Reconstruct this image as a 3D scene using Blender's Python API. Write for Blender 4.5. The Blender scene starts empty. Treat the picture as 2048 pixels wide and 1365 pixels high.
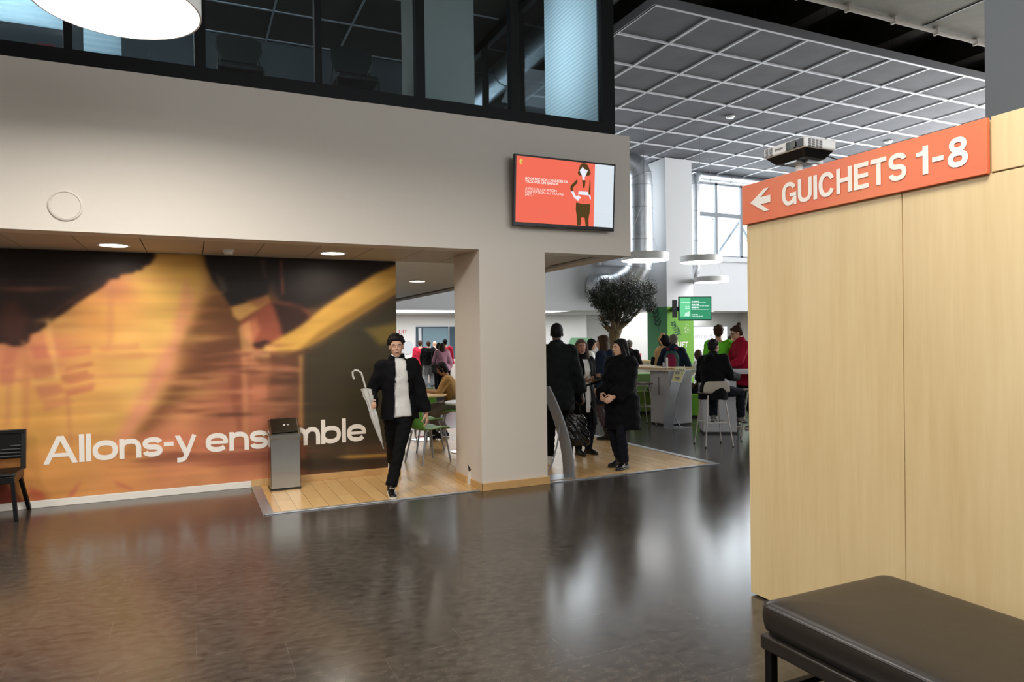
import bpy, bmesh, math, random
import numpy as np
from mathutils import Vector, Matrix, Quaternion
PI = math.pi
random.seed(7)
scene = bpy.context.scene
COL = scene.collection

# ---------------------------------------------------------------- camera
YAW, PITCH, ROLL, FPX, CAMH = math.radians(24.754578), math.radians(-0.2877589), math.radians(-0.77133114), 1390.0, 1.68
f_ = Vector((math.sin(YAW)*math.cos(PITCH), math.cos(YAW)*math.cos(PITCH), math.sin(PITCH)))
r_ = Vector((math.cos(YAW), -math.sin(YAW), 0)); u_ = r_.cross(f_)
c_, s_ = math.cos(ROLL), math.sin(ROLL)
R_ = c_*r_+s_*u_; U_ = -s_*r_+c_*u_
cam_data = bpy.data.cameras.new('camera'); cam = bpy.data.objects.new('camera', cam_data); COL.objects.link(cam)
cam.matrix_world = Matrix(((R_.x, U_.x, -f_.x, 0), (R_.y, U_.y, -f_.y, 0), (R_.z, U_.z, -f_.z, CAMH), (0, 0, 0, 1)))
cam_data.sensor_width = 36; cam_data.lens = 36*FPX/2048; cam_data.clip_start = .05; cam_data.clip_end = 300
scene.camera = cam
def at(x, y, D):                                  # the place seen at a photo pixel, D metres deep
    return Vector((0, 0, CAMH)) + D*(f_ + R_*((x-1024)/FPX) + U_*((682.5-y)/FPX))
def fl(x, y, z=0.0):
    d = f_ + R_*((x-1024)/FPX) + U_*((682.5-y)/FPX)
    return Vector((0, 0, CAMH)) + d*((z-CAMH)/d.z)

# ---------------------------------------------------------------- world, exposure, daylight and added fill lights
world = bpy.data.worlds.new('world'); scene.world = world; world.use_nodes = True
bg = world.node_tree.nodes['Background']; bg.inputs[0].default_value = (.97, .985, 1, 1); bg.inputs[1].default_value = 3.6
vs = scene.view_settings
vs.view_transform = 'Standard'; vs.look = 'None'; vs.gamma = 1; vs.use_curve_mapping = False; vs.exposure = 0.0
def area(name, loc, size, direction, energy, color=(1, 1, 1), spread=PI):
    l = bpy.data.lights.new(name, 'AREA'); l.shape = 'RECTANGLE'; l.size, l.size_y = size; l.energy = energy; l.color = color; l.spread = spread
    o = bpy.data.objects.new(name, l); COL.objects.link(o); o.location = loc
    o.rotation_euler = Vector(direction).to_track_quat('-Z', 'Y').to_euler(); return o
DAY = (1, .985, .965)
area('daylight_clerestory', (12, 20.6, 6.2), (26, 3.0), (0, -1, -.12), 1500, DAY)      # sky behind the high windows
area('added_light_hall_side', (21.6, 10, 4.6), (10, 4.5), (-1, 0, -.15), 1500, DAY)         # light added for the hall, as if from unseen side glazing right of view
area('ceiling_light_far_zone', (10, 23.3, 2.56), (20, 3), (0, 0, -1), 520, (1, 1, 1))       # ceiling luminaires of the low far zone
area('office_fill', (0, 11.3, 6.2), (8, .8), (0, -.6, -1), 16, (.85, .93, 1))  # dim blue fill added inside the office, no window behind it
area('office_blind_fill', (-2, 8.3, 5.6), (2, 1.6), (0, -1, 0), 420, (.97, .98, 1)); area('office_corner_fill', (2.6, 8.0, 5.4), (.8, 1.6), (1, 0, 0), 26, (.9, .98, 1), 1.2)  # two fills added inside the office to brighten the blinds, no fixtures
area('rear_fill', (5.5, -7.6, 4.5), (9, 4), (0, 1, .15), 560, (.86, .92, 1))             # cool fill added behind the viewer to lift column and slab, no glazing there

# ---------------------------------------------------------------- materials
def lin(h):
    if isinstance(h, str):
        h = h.lstrip('#'); v = [int(h[i:i+2], 16)/255 for i in (0, 2, 4)]
    else: v = h
    return tuple((c/12.92 if c <= .04045 else ((c+.055)/1.055)**2.4) for c in v) + (1,)
MATS = {}
def mat(name, color, rough=.6, metal=0, spec=.5, noise=0, nscale=20, bump=0, bscale=60, stretch=(1, 1, 1), emit=None, estr=0, sheen=0, alpha=1, trans=0, coat=0):
    if name in MATS: return MATS[name]
    m = bpy.data.materials.new(name); m.use_nodes = True; MATS[name] = m
    nt = m.node_tree; b = nt.nodes['Principled BSDF']; c = lin(color)
    b.inputs['Base Color'].default_value = c; b.inputs['Roughness'].default_value = rough
    b.inputs['Metallic'].default_value = metal; b.inputs['Specular IOR Level'].default_value = spec
    b.inputs['Sheen Weight'].default_value = sheen; b.inputs['Transmission Weight'].default_value = trans; b.inputs['Coat Weight'].default_value = coat
    b.inputs['Alpha'].default_value = alpha
    if emit: b.inputs['Emission Color'].default_value = lin(emit); b.inputs['Emission Strength'].default_value = estr
    if noise or bump:
        tc = nt.nodes.new('ShaderNodeTexCoord'); mp = nt.nodes.new('ShaderNodeMapping'); mp.inputs['Scale'].default_value = stretch
        nt.links.new(tc.outputs['Object'], mp.inputs[0])
    if noise:
        n = nt.nodes.new('ShaderNodeTexNoise'); n.inputs['Scale'].default_value = nscale; n.inputs['Detail'].default_value = 6
        nt.links.new(mp.outputs[0], n.inputs['Vector'])
        r = nt.nodes.new('ShaderNodeMapRange'); r.inputs[1].default_value = .3; r.inputs[2].default_value = .7
        r.inputs[3].default_value = 1-noise; r.inputs[4].default_value = 1+noise; nt.links.new(n.outputs[0], r.inputs[0])
        mx = nt.nodes.new('ShaderNodeVectorMath'); mx.operation = 'SCALE'; mx.inputs[0].default_value = c[:3]
        nt.links.new(r.outputs[0], mx.inputs['Scale']); nt.links.new(mx.outputs[0], b.inputs['Base Color'])
    if bump:
        n = nt.nodes.new('ShaderNodeTexNoise'); n.inputs['Scale'].default_value = bscale; n.inputs['Detail'].default_value = 3
        nt.links.new(mp.outputs[0], n.inputs['Vector'])
        bp = nt.nodes.new('ShaderNodeBump'); bp.inputs['Strength'].default_value = bump; bp.inputs['Distance'].default_value = .01
        nt.links.new(n.outputs[0], bp.inputs['Height']); nt.links.new(bp.outputs[0], b.inputs['Normal'])
    return m
def cloth(name, color, rough=.9, bump=.5): return mat(name, color, rough, spec=.15, bump=bump, bscale=22, noise=.12, nscale=8)
def glow(name, color, s):
    if name in MATS: return MATS[name]
    m = bpy.data.materials.new(name); m.use_nodes = True; nt = m.node_tree; nt.nodes.clear(); MATS[name] = m
    e = nt.nodes.new('ShaderNodeEmission'); e.inputs[0].default_value = lin(color); e.inputs[1].default_value = s
    o = nt.nodes.new('ShaderNodeOutputMaterial'); nt.links.new(e.outputs[0], o.inputs[0]); return m
def glass(name, tint=(.9, .95, 1), refl=1.0):
    m = bpy.data.materials.new(name); m.use_nodes = True; nt = m.node_tree; nt.nodes.clear(); MATS[name] = m
    t = nt.nodes.new('ShaderNodeBsdfTransparent'); t.inputs[0].default_value = (*tint, 1)
    g = nt.nodes.new('ShaderNodeBsdfGlossy'); g.inputs['Roughness'].default_value = .02
    f = nt.nodes.new('ShaderNodeLayerWeight'); f.inputs[0].default_value = .5
    pw = nt.nodes.new('ShaderNodeMath'); pw.operation = 'POWER'; pw.inputs[1].default_value = 3.5; nt.links.new(f.outputs['Facing'], pw.inputs[0])
    mu = nt.nodes.new('ShaderNodeMath'); mu.operation = 'MULTIPLY_ADD'; mu.inputs[1].default_value = .5*refl; mu.inputs[2].default_value = .04*refl; nt.links.new(pw.outputs[0], mu.inputs[0])
    x = nt.nodes.new('ShaderNodeMixShader'); nt.links.new(mu.outputs[0], x.inputs[0]); nt.links.new(t.outputs[0], x.inputs[1]); nt.links.new(g.outputs[0], x.inputs[2])
    o = nt.nodes.new('ShaderNodeOutputMaterial'); nt.links.new(x.outputs[0], o.inputs[0]); return m
def nodes_tex(name, build):
    m = bpy.data.materials.new(name); m.use_nodes = True; MATS[name] = m
    build(m.node_tree, m.node_tree.nodes['Principled BSDF']); return m

def floor_mat(nt, b):
    N, L = nt.nodes, nt.links
    tc = N.new('ShaderNodeTexCoord')
    br = N.new('ShaderNodeTexBrick'); br.offset = .5; br.inputs['Scale'].default_value = 1
    br.inputs['Brick Width'].default_value = .9; br.inputs['Row Height'].default_value = .45
    br.inputs['Mortar Size'].default_value = .0022; br.inputs['Mortar Smooth'].default_value = .3
    br.inputs['Color1'].default_value = (0, 0, 0, 1); br.inputs['Color2'].default_value = (1, 1, 1, 1); br.inputs['Mortar'].default_value = (.5, .5, .5, 1)
    L.new(tc.outputs['Object'], br.inputs['Vector'])
    mp = N.new('ShaderNodeMapping'); mp.inputs['Scale'].default_value = (.75, 1.3, 1); mp.inputs['Rotation'].default_value = (0, 0, .4); L.new(tc.outputs['Object'], mp.inputs[0])
    n1 = N.new('ShaderNodeTexNoise'); n1.inputs['Scale'].default_value = 17; n1.inputs['Detail'].default_value = 6; n1.inputs['Roughness'].default_value = .66; L.new(mp.outputs[0], n1.inputs[0])
    n2 = N.new('ShaderNodeTexNoise'); n2.inputs['Scale'].default_value = 1.6; n2.inputs['Detail'].default_value = 3; L.new(tc.outputs['Object'], n2.inputs[0])
    a = N.new('ShaderNodeMath'); a.operation = 'MULTIPLY_ADD'; a.inputs[1].default_value = .25; L.new(n2.outputs[0], a.inputs[0]); L.new(n1.outputs[0], a.inputs[2])
    sc = N.new('ShaderNodeMath'); sc.operation = 'MULTIPLY_ADD'; L.new(br.outputs['Color'], sc.inputs[0]); sc.inputs[1].default_value = .05; L.new(a.outputs[0], sc.inputs[2])
    cr = N.new('ShaderNodeValToRGB'); e = cr.color_ramp.elements
    e[0].position = .46; e[0].color = lin('#2a2622'); e[1].position = .84; e[1].color = lin('#4b453e'); L.new(sc.outputs[0], cr.inputs[0])
    mx = N.new('ShaderNodeMixRGB'); mx.blend_type = 'MIX'; L.new(br.outputs['Fac'], mx.inputs[0]); L.new(cr.outputs[0], mx.inputs[1]); mx.inputs[2].default_value = lin('#6e6860')
    mm = N.new('ShaderNodeMath'); mm.operation = 'MULTIPLY'; mm.inputs[1].default_value = .22; L.new(br.outputs['Fac'], mm.inputs[0]); L.new(mm.outputs[0], mx.inputs[0])
    L.new(mx.outputs[0], b.inputs['Base Color'])
    rr = N.new('ShaderNodeMapRange'); rr.inputs[3].default_value = .17; rr.inputs[4].default_value = .21; L.new(n1.outputs[0], rr.inputs[0]); L.new(rr.outputs[0], b.inputs['Roughness'])
    bp = N.new('ShaderNodeBump'); bp.inputs['Strength'].default_value = .015; bp.inputs['Distance'].default_value = .004
    n3 = N.new('ShaderNodeTexNoise'); n3.inputs['Scale'].default_value = 5; n3.inputs['Detail'].default_value = 3; L.new(tc.outputs['Object'], n3.inputs[0])
    L.new(n3.outputs[0], bp.inputs['Height']); L.new(bp.outputs[0], b.inputs['Normal'])
    b.inputs['Specular IOR Level'].default_value = .62
nodes_tex('floor_tile', floor_mat)
def plank_mat(nt, b):
    N, L = nt.nodes, nt.links
    tc = N.new('ShaderNodeTexCoord'); mp = N.new('ShaderNodeMapping'); mp.inputs['Rotation'].default_value = (0, 0, PI/2); L.new(tc.outputs['Object'], mp.inputs[0])
    br = N.new('ShaderNodeTexBrick'); br.offset = .37; br.inputs['Scale'].default_value = 1; br.inputs['Brick Width'].default_value = 1.9; br.inputs['Row Height'].default_value = .155
    br.inputs['Mortar Size'].default_value = .0022; br.inputs['Mortar Smooth'].default_value = .2
    br.inputs['Color1'].default_value = lin('#c9a066'); br.inputs['Color2'].default_value = lin('#dab57c'); br.inputs['Mortar'].default_value = lin('#7a5a35')
    L.new(mp.outputs[0], br.inputs['Vector'])
    n = N.new('ShaderNodeTexNoise'); n.inputs['Scale'].default_value = 3; n.inputs['Detail'].default_value = 7
    m2 = N.new('ShaderNodeMapping'); m2.inputs['Scale'].default_value = (9, 1, 1); L.new(tc.outputs['Object'], m2.inputs[0]); L.new(m2.outputs[0], n.inputs[0])
    mr = N.new('ShaderNodeMapRange'); mr.inputs[3].default_value = .88; mr.inputs[4].default_value = 1.1; L.new(n.outputs[0], mr.inputs[0])
    v = N.new('ShaderNodeVectorMath'); v.operation = 'SCALE'; L.new(br.outputs['Color'], v.inputs[0]); L.new(mr.outputs[0], v.inputs['Scale'])
    L.new(v.outputs[0], b.inputs['Base Color']); b.inputs['Roughness'].default_value = .26
nodes_tex('wood_planks', plank_mat)
def veneer(nt, b, c1='#cbb182', c2='#dac497'):
    N, L = nt.nodes, nt.links
    tc = N.new('ShaderNodeTexCoord'); mp = N.new('ShaderNodeMapping'); mp.inputs['Scale'].default_value = (14, 14, .8); L.new(tc.outputs['Object'], mp.inputs[0])
    n = N.new('ShaderNodeTexNoise'); n.inputs['Scale'].default_value = 1.6; n.inputs['Detail'].default_value = 8; n.inputs['Roughness'].default_value = .65; L.new(mp.outputs[0], n.inputs[0])
    m2 = N.new('ShaderNodeMapping'); m2.inputs['Scale'].default_value = (1.5, 1.5, .35); L.new(tc.outputs['Object'], m2.inputs[0])
    n2 = N.new('ShaderNodeTexNoise'); n2.inputs['Scale'].default_value = 1.3; n2.inputs['Detail'].default_value = 3; L.new(m2.outputs[0], n2.inputs[0])
    a = N.new('ShaderNodeMath'); a.operation = 'MULTIPLY_ADD'; a.inputs[1].default_value = .5; L.new(n.outputs[0], a.inputs[0])
    h = N.new('ShaderNodeMath'); h.operation = 'MULTIPLY'; h.inputs[1].default_value = .5; L.new(n2.outputs[0], h.inputs[0]); L.new(h.outputs[0], a.inputs[2])
    cr = N.new('ShaderNodeValToRGB'); e = cr.color_ramp.elements; e[0].position = .35; e[0].color = lin(c1); e[1].position = .65; e[1].color = lin(c2)
    L.new(a.outputs[0], cr.inputs[0]); L.new(cr.outputs[0], b.inputs['Base Color']); b.inputs['Roughness'].default_value = .42
nodes_tex('maple_veneer', veneer)
def blind_mat(nt, b):
    N, L = nt.nodes, nt.links
    tc = N.new('ShaderNodeTexCoord'); sx = N.new('ShaderNodeSeparateXYZ'); L.new(tc.outputs['Object'], sx.inputs[0])
    m = N.new('ShaderNodeMath'); m.operation = 'MULTIPLY'; m.inputs[1].default_value = 2*PI/.05; L.new(sx.outputs[2], m.inputs[0])
    s = N.new('ShaderNodeMath'); s.operation = 'SINE'; L.new(m.outputs[0], s.inputs[0])
    cr = N.new('ShaderNodeValToRGB'); e = cr.color_ramp.elements; e[0].color = lin('#a9bfc6'); e[1].color = lin('#dfe9ee'); e[0].position = .0; e[1].position = .35
    L.new(s.outputs[0], cr.inputs[0]); L.new(cr.outputs[0], b.inputs['Base Color']); b.inputs['Roughness'].default_value = .5
def blind_tr(nt, b):
    blind_mat(nt, b); t = nt.nodes.new('ShaderNodeBsdfTranslucent'); t.inputs[0].default_value = lin('#d3e4ea'); x = nt.nodes.new('ShaderNodeMixShader'); x.inputs[0].default_value = .5
    nt.links.new(b.outputs[0], x.inputs[1]); nt.links.new(t.outputs[0], x.inputs[2]); nt.links.new(x.outputs[0], nt.nodes['Material Output'].inputs[0])
nodes_tex('blind_slats', blind_tr)
glass('window_glass', (.93, .97, 1)); glass('office_glass', (.70, .76, .79), 1.2); glass('clear_plastic', (.93, .95, .94), 2.0)
M = lambda n: MATS[n]
mat('plaster', '#d3cbc0', .85, bump=.12, bscale=160); mat('plaster_cool', '#d0d1d3', .85, bump=.08, bscale=120)
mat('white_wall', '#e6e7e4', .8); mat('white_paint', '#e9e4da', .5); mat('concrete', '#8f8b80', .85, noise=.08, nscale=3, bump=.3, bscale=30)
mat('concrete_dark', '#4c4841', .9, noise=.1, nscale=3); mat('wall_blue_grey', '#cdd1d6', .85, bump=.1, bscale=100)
mat('black_frame', '#050608', .55, spec=.25); mat('steel', '#8b877e', .22, 1, noise=.06, nscale=3, stretch=(1, 1, 60)); mat('steel_mirror', '#c9c2b4', .1, 1)
mat('steel_dark', '#4a4842', .3, 1); mat('duct_steel', '#d2d6da', .38, 1, noise=.1, nscale=6); mat('alu', '#b8bbbe', .35, .8)
mat('grey_metal', '#9a9fa8', .4, .55); mat('rail_white', '#d9dade', .5); mat('tile_grey', '#636468', .9, noise=.12, nscale=1.4)
mat('baseboard_wood', '#c8a06a', .4, noise=.08, nscale=8); mat('white_plastic', '#e8e8e6', .35); mat('black_plastic', '#0c0c0d', .35)
mat('black_leather', '#241f1a', .38, spec=.5, bump=.12, bscale=14, noise=.06, nscale=6); mat('green_plastic', '#5f9440', .38); mat('beige_shell', '#a39a8c', .5)
mat('beige_metal', '#a8a199', .4, .4); mat('table_grey', '#b9b8bb', .5); mat('lime', '#86c83c', .6); mat('lime_pale', '#9cc479', .6); mat('olive_green', '#7d9a3e', .7)
mat('birch', '#d8b988', .5, noise=.08, nscale=6); mat('orange_sign', '#dd7049', .45); mat('letter_white', '#efe9e0', .6)
mat('bark', '#6e6048', .95, noise=.35, nscale=18, bump=1, bscale=30, stretch=(1, 1, .25)); mat('leaf_dark', '#1b2c20', .45, noise=.3, nscale=3)
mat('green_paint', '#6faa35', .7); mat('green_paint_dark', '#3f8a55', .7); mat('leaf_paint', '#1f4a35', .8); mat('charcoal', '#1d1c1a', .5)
glow('lamp_disc', '#fff8ee', 16.0); glow('lamp_disc_far', '#ffffff', 7.0); glow('downlight_glow', '#fff3e0', 22.0); glow('cove_glow', '#ffffff', 3.0)

# ---------------------------------------------------------------- geometry helpers
def tag(o, label=None, cat=None, group=None, kind=None):
    if label: o['label'] = label
    if cat: o['category'] = cat
    if group: o['group'] = group
    if kind: o['kind'] = kind
    return o
def empty(name, loc=(0, 0, 0), rz=0, label=None, cat=None, group=None):
    o = bpy.data.objects.new(name, None); COL.objects.link(o); o.location = loc; o.rotation_euler = (0, 0, rz); o.empty_display_size = .1
    return tag(o, label, cat, group)
class MB:
    def __init__(s): s.v = []; s.f = []; s.m = []; s.cur = 0
    def add(s, v, f):
        n = len(s.v); s.v += [tuple(x) for x in v]; s.f += [tuple(i+n for i in q) for q in f]; s.m += [s.cur]*len(f); return s
    def box(s, x0, x1, y0, y1, z0, z1, T=None):
        v = [Vector(p) for p in ((x0, y0, z0), (x1, y0, z0), (x1, y1, z0), (x0, y1, z0), (x0, y0, z1), (x1, y0, z1), (x1, y1, z1), (x0, y1, z1))]
        if T: v = [T@p for p in v]
        return s.add(v, [(0, 3, 2, 1), (4, 5, 6, 7), (0, 1, 5, 4), (1, 2, 6, 5), (2, 3, 7, 6), (3, 0, 4, 7)])
    def bar(s, a, b, w, h=None, up=(0, 0, 1)):
        a, b = Vector(a), Vector(b); h = h or w; d = (b-a).normalized(); u = Vector(up)
        if abs(d.dot(u)) > .99: u = Vector((0, 1, 0))
        x = d.cross(u).normalized(); z = x.cross(d)
        v = [p+x*i*w/2+z*j*h/2 for p in (a, b) for i, j in ((-1, -1), (1, -1), (1, 1), (-1, 1))]
        return s.add(v, [(3, 2, 1, 0), (4, 5, 6, 7), (0, 1, 5, 4), (1, 2, 6, 5), (2, 3, 7, 6), (3, 0, 4, 7)])
    def tube(s, pts, rad, n=12, caps=True, ref=None, closed=False):
        P = [Vector(p) for p in pts]
        R = rad if isinstance(rad, list) else [rad]*len(P)
        rings = []; prev = None
        for i, p in enumerate(P):
            if closed: d = P[(i+1) % len(P)]-P[i-1]
            else: d = (P[min(i+1, len(P)-1)]-P[max(i-1, 0)])
            d = d.normalized() if d.length > 1e-9 else Vector((0, 0, 1))
            if ref is not None: x = Vector(ref)-d*d.dot(Vector(ref))
            elif prev is not None: x = prev-d*d.dot(prev)
            else: x = d.orthogonal()
            if x.length < 1e-6: x = d.orthogonal()
            x.normalize(); y = d.cross(x); prev = x
            r = R[i]; rx, ry = r if isinstance(r, (tuple, list)) else (r, r)
            rings.append([p+x*math.cos(2*PI*k/n)*rx+y*math.sin(2*PI*k/n)*ry for k in range(n)])
        v = [q for g in rings for q in g]; f = []
        m = len(rings)
        for i in range(m if closed else m-1):
            j = (i+1) % m
            f += [(i*n+k, i*n+(k+1) % n, j*n+(k+1) % n, j*n+k) for k in range(n)]
        if caps and not closed: f += [tuple(range(n-1, -1, -1)), tuple((m-1)*n+k for k in range(n))]
        return s.add(v, f)
    def cyl(s, c, r, h, n=32, r2=None):
        c = Vector(c); return s.tube([c, c+Vector((0, 0, h))], [r, r if r2 is None else r2], n, ref=(1, 0, 0))
    def ell(s, c, r, n=12, T=None):
        c = Vector(c); r = r if isinstance(r, (tuple, list)) else (r, r, r); v = []; f = []
        m = max(n//2, 4)
        for i in range(m+1):
            t = PI*i/m
            for k in range(n):
                q = Vector((math.sin(t)*math.cos(2*PI*k/n)*r[0], math.sin(t)*math.sin(2*PI*k/n)*r[1], math.cos(t)*r[2]))
                if T: q = T@q
                v.append(c+q)
        for i in range(m): f += [(i*n+k, (i+1)*n+k, (i+1)*n+(k+1) % n, i*n+(k+1) % n) for k in range(n)]
        return s.add(v, f)
    def prism(s, poly, d, o=(0, 0, 0), ax=((1, 0, 0), (0, 0, 1)), nrm=None):      # outline extruded by d along the normal
        o = Vector(o); a, b = Vector(ax[0]), Vector(ax[1]); nr = Vector(nrm) if nrm else a.cross(b)
        n = len(poly); v = [o+a*p[0]+b*p[1] for p in poly]; v += [p+nr*d for p in v]
        return s.add(v, [tuple(range(n-1, -1, -1)), tuple(range(n, 2*n))]+[(i, (i+1) % n, n+(i+1) % n, n+i) for i in range(n)])
    def lathe(s, prof, c=(0, 0, 0), n=32):
        c = Vector(c); v = []; f = []
        for r, z in prof: v += [c+Vector((r*math.cos(2*PI*k/n), r*math.sin(2*PI*k/n), z)) for k in range(n)]
        for i in range(len(prof)-1): f += [(i*n+k, i*n+(k+1) % n, (i+1)*n+(k+1) % n, (i+1)*n+k) for k in range(n)]
        return s.add(v, f)
    def mesh(s, name, mats):
        me = bpy.data.meshes.new(name); me.from_pydata(s.v, [], s.f)
        for m in (mats if isinstance(mats, (list, tuple)) else [mats]): me.materials.append(m)
        if s.cur or any(s.m): me.polygons.foreach_set('material_index', s.m)
        bm = bmesh.new(); bm.from_mesh(me); bmesh.ops.remove_doubles(bm, verts=bm.verts, dist=1e-6); bmesh.ops.recalc_face_normals(bm, faces=bm.faces); bm.to_mesh(me); bm.free()
        return me
    def build(s, name, m, parent=None, bevel=0, smooth=False, kind=None, loc=None, seg=2, subd=0):
        me = s.mesh(name, [M(x) if isinstance(x, str) else x for x in (m if isinstance(m, (list, tuple)) else [m])])
        o = bpy.data.objects.new(name, me); COL.objects.link(o)
        if bevel:
            b = o.modifiers.new('bevel', 'BEVEL'); b.width = bevel; b.segments = seg; b.limit_method = 'ANGLE'
        if subd:
            b = o.modifiers.new('sub', 'SUBSURF'); b.levels = b.render_levels = subd
        if smooth or subd:
            me.polygons.foreach_set('use_smooth', [True]*len(me.polygons))
            if not subd:
                try: me.set_sharp_from_angle(angle=math.radians(40))
                except Exception: pass
        if parent is not None: o.parent = parent
        if loc is not None: o.location = loc
        if kind: o['kind'] = kind
        return o
def struct(name, mb, m, **k): return mb.build(name, m, kind='structure', **k)
def text(name, body, m, size, depth, T, parent=None, bold=0, sx=1, spacing=1, align='LEFT', line=1, fitw=None):
    cu = bpy.data.curves.new('t', 'FONT'); cu.body = body; cu.size = size; cu.extrude = depth/2; cu.offset = bold; cu.space_character = spacing; cu.align_x = align; cu.space_line = line; cu.resolution_u = 4
    t = bpy.data.objects.new('t', cu); COL.objects.link(t)
    bpy.context.view_layer.update()
    me = bpy.data.meshes.new_from_object(t.evaluated_get(bpy.context.evaluated_depsgraph_get()))
    bpy.data.objects.remove(t); bpy.data.curves.remove(cu)
    if fitw:
        xs = [v.co.x for v in me.vertices]; k = fitw/(max(xs)-min(xs)); me.transform(Matrix.Diagonal((k, 1, 1, 1))@Matrix.Translation((-min(xs), 0, 0)))
    me.transform(T@Matrix.Diagonal((sx, 1, 1, 1))); me.name = name; me.materials.clear(); me.materials.append(M(m) if isinstance(m, str) else m)
    o = bpy.data.objects.new(name, me); COL.objects.link(o)
    if parent is not None: o.parent = parent
    return o
def arc(cx, cy, rx, ry, a0, a1, n=22, p=2.35):
    out = []
    for i in range(n+1):
        a = math.radians(a0+(a1-a0)*i/n); c, s = math.cos(a), math.sin(a); k = (abs(c)**p+abs(s)**p)**(-1/p); out.append((cx+rx*c*k, cy+ry*s*k))
    return out
def ribbon(mb, pts, w, closed=False):               # a pen stroke of width w, 1 unit thick
    n = len(pts); L, Rr = [], []
    for i, (x, y) in enumerate(pts):
        a = pts[i-1] if (i or closed) else pts[0]; c = pts[(i+1) % n] if (i < n-1 or closed) else pts[-1]
        d = math.hypot(c[0]-a[0], c[1]-a[1]) or 1; nx, ny = -(c[1]-a[1])/d*w/2, (c[0]-a[0])/d*w/2; L.append((x+nx, y+ny)); Rr.append((x-nx, y-ny))
    m = n if closed else n-1; v = [(x, y, z) for z in (0, 1) for x, y in L+Rr]; f = []
    for i in range(m):
        j = (i+1) % n; f += [(i, j, n+j, n+i), (2*n+i, 3*n+i, 3*n+j, 2*n+j), (i, 2*n+i, 2*n+j, j), (n+i, n+j, 3*n+j, 3*n+i)]
    if not closed: f += [(0, n, 3*n, 2*n), (n-1, 3*n-1, 4*n-1, 2*n-1)]
    mb.add(v, f)
def glyph(mb, ch, x, t):                             # grotesque letters drawn as pen strokes, cap height 1; returns the advance
    h = t/2; X = .74
    def lift(n):
        mb.cnt = getattr(mb, 'cnt', 0)+1; k = 1+.22*(mb.cnt % 4); mb.v[n:] = [(a, b, c*k) for a, b, c in mb.v[n:]]
    def S(p, w=t, cl=False): n = len(mb.v); ribbon(mb, [(x+a, b) for a, b in p], w, cl); lift(n)
    def Pg(p): n = len(mb.v); mb.prism([(x+a, b) for a, b in p], 1, (0, 0, 0), ((1, 0, 0), (0, 1, 0))); lift(n)
    def bx(a, c, b, d): Pg([(a, b), (c, b), (c, d), (a, d)])
    def ess(w, H): r = (H-2*h)/4; S(arc(w/2, H-h-r, w/2-h, r, 12, 268)+arc(w/2, h+r, w/2-h, r, 90, -168)); return w
    if ch == 'A': Pg([(0, 0), (.20, 0), (.69, 1), (.48, 1)]); Pg([(1.0, 0), (1.2, 0), (.72, 1), (.51, 1)]); bx(.28, .92, .24, .38); return 1.2
    if ch == 'l': bx(0, t, 0, 1.02); return t
    if ch == 'o': S(arc(.46, X/2, .46-h, X/2-h, 0, 345, 30), cl=True); return .92
    if ch == 'e': S(arc(.46, X/2, .46-h, X/2-h, 0, 322, 30)); bx(h, .92-h*.2, .31, .43); return .92
    if ch == 'n': bx(0, t, 0, X); S([(h, .3)]+arc(.41, .36, .41-h, .38-h, 180, 0)+[(.82-h, 0)]); return .82
    if ch == 'm':
        bx(0, t, 0, X)
        for q in (0, .575): S([(q+h, .3)]+arc(q+.37, .36, .37-h, .38-h, 180, 0)+[(q+.74-h, 0)])
        return 1.315
    if ch == 's': return ess(.76, X)
    if ch == '-': bx(0, .38, .36 if t > .17 else .30, .52 if t > .17 else .43); return .38
    if ch == 'y': Pg([(0, X), (.20, X), (.52, .12), (.40, -.10)]); S([(.86-.09, X), (.47, .02), (.38, -.15), (.26, -.21), (.08, -.21)], t*.95); return .88
    if ch == 'b': bx(0, t, 0, 1.02); S(arc(.46, X/2, .46-h, X/2-h, 0, 345, 30), cl=True); return .92
    if ch == 'G': S(arc(.38, .5, .38-h, .5-h, 32, 300)); S(arc(.38, .5, .38-h, .5-h, 295, 335), t*.9); bx(.42, .76, .36, .52); bx(.62, .76, 0.0, .5); return .76
    if ch == 'C': S(arc(.37, .5, .37-h, .5-h, 28, 332)); return .74
    if ch == 'U': S([(h, 1)]+arc(.35, .36, .35-h, .36-h, 180, 360)+[(.7-h, 1)]); return .7
    if ch == 'I': bx(0, t, 0, 1); return t
    if ch == 'H': bx(0, t, 0, 1); bx(.7-t, .7, 0, 1); bx(h, .7-h, .43, .60); return .7
    if ch == 'E': bx(0, t, 0, 1); bx(h, .62, 0, .17); bx(h, .60, .42, .58); bx(h, .61, .83, 1); return .62
    if ch == 'T': bx(0, .64, .83, 1); bx(.32-h, .32+h, 0, 1); return .64
    if ch == 'S': return ess(.68, 1)
    if ch == '1': bx(.24, .24+t, 0, 1); Pg([(0, .67), (.26, .67), (.30, 1), (.27, .90), (.18, .83), (0, .81)]); return .44
    if ch == '8': S(arc(.33, .745, .29-h, .255-h*.9, 0, 345, 26), t*.9, True); S(arc(.33, .275, .33-h, .275-h*.9, 0, 345, 26), t*.95, True); return .66
    return .30-.06
def lettering(body, m, cap, depth, T, parent, width, t=.165, gap=.06, name='lettering'):
    mb = MB(); x = 0
    for ch in body: x += glyph(mb, ch, x, t)+gap
    x -= gap; mb.v = [tuple(T@Vector((a*width/x, b*cap, c*depth))) for a, b, c in mb.v]
    return mb.build(name, m, parent)
def frame_T(o, x, y):                      # matrix whose local x, y run along the given world directions
    x = Vector(x).normalized(); y = Vector(y).normalized(); z = x.cross(y)
    return Matrix(((x.x, y.x, z.x, o[0]), (x.y, y.y, z.y, o[1]), (x.z, y.z, z.z, o[2]), (0, 0, 0, 1)))
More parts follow.
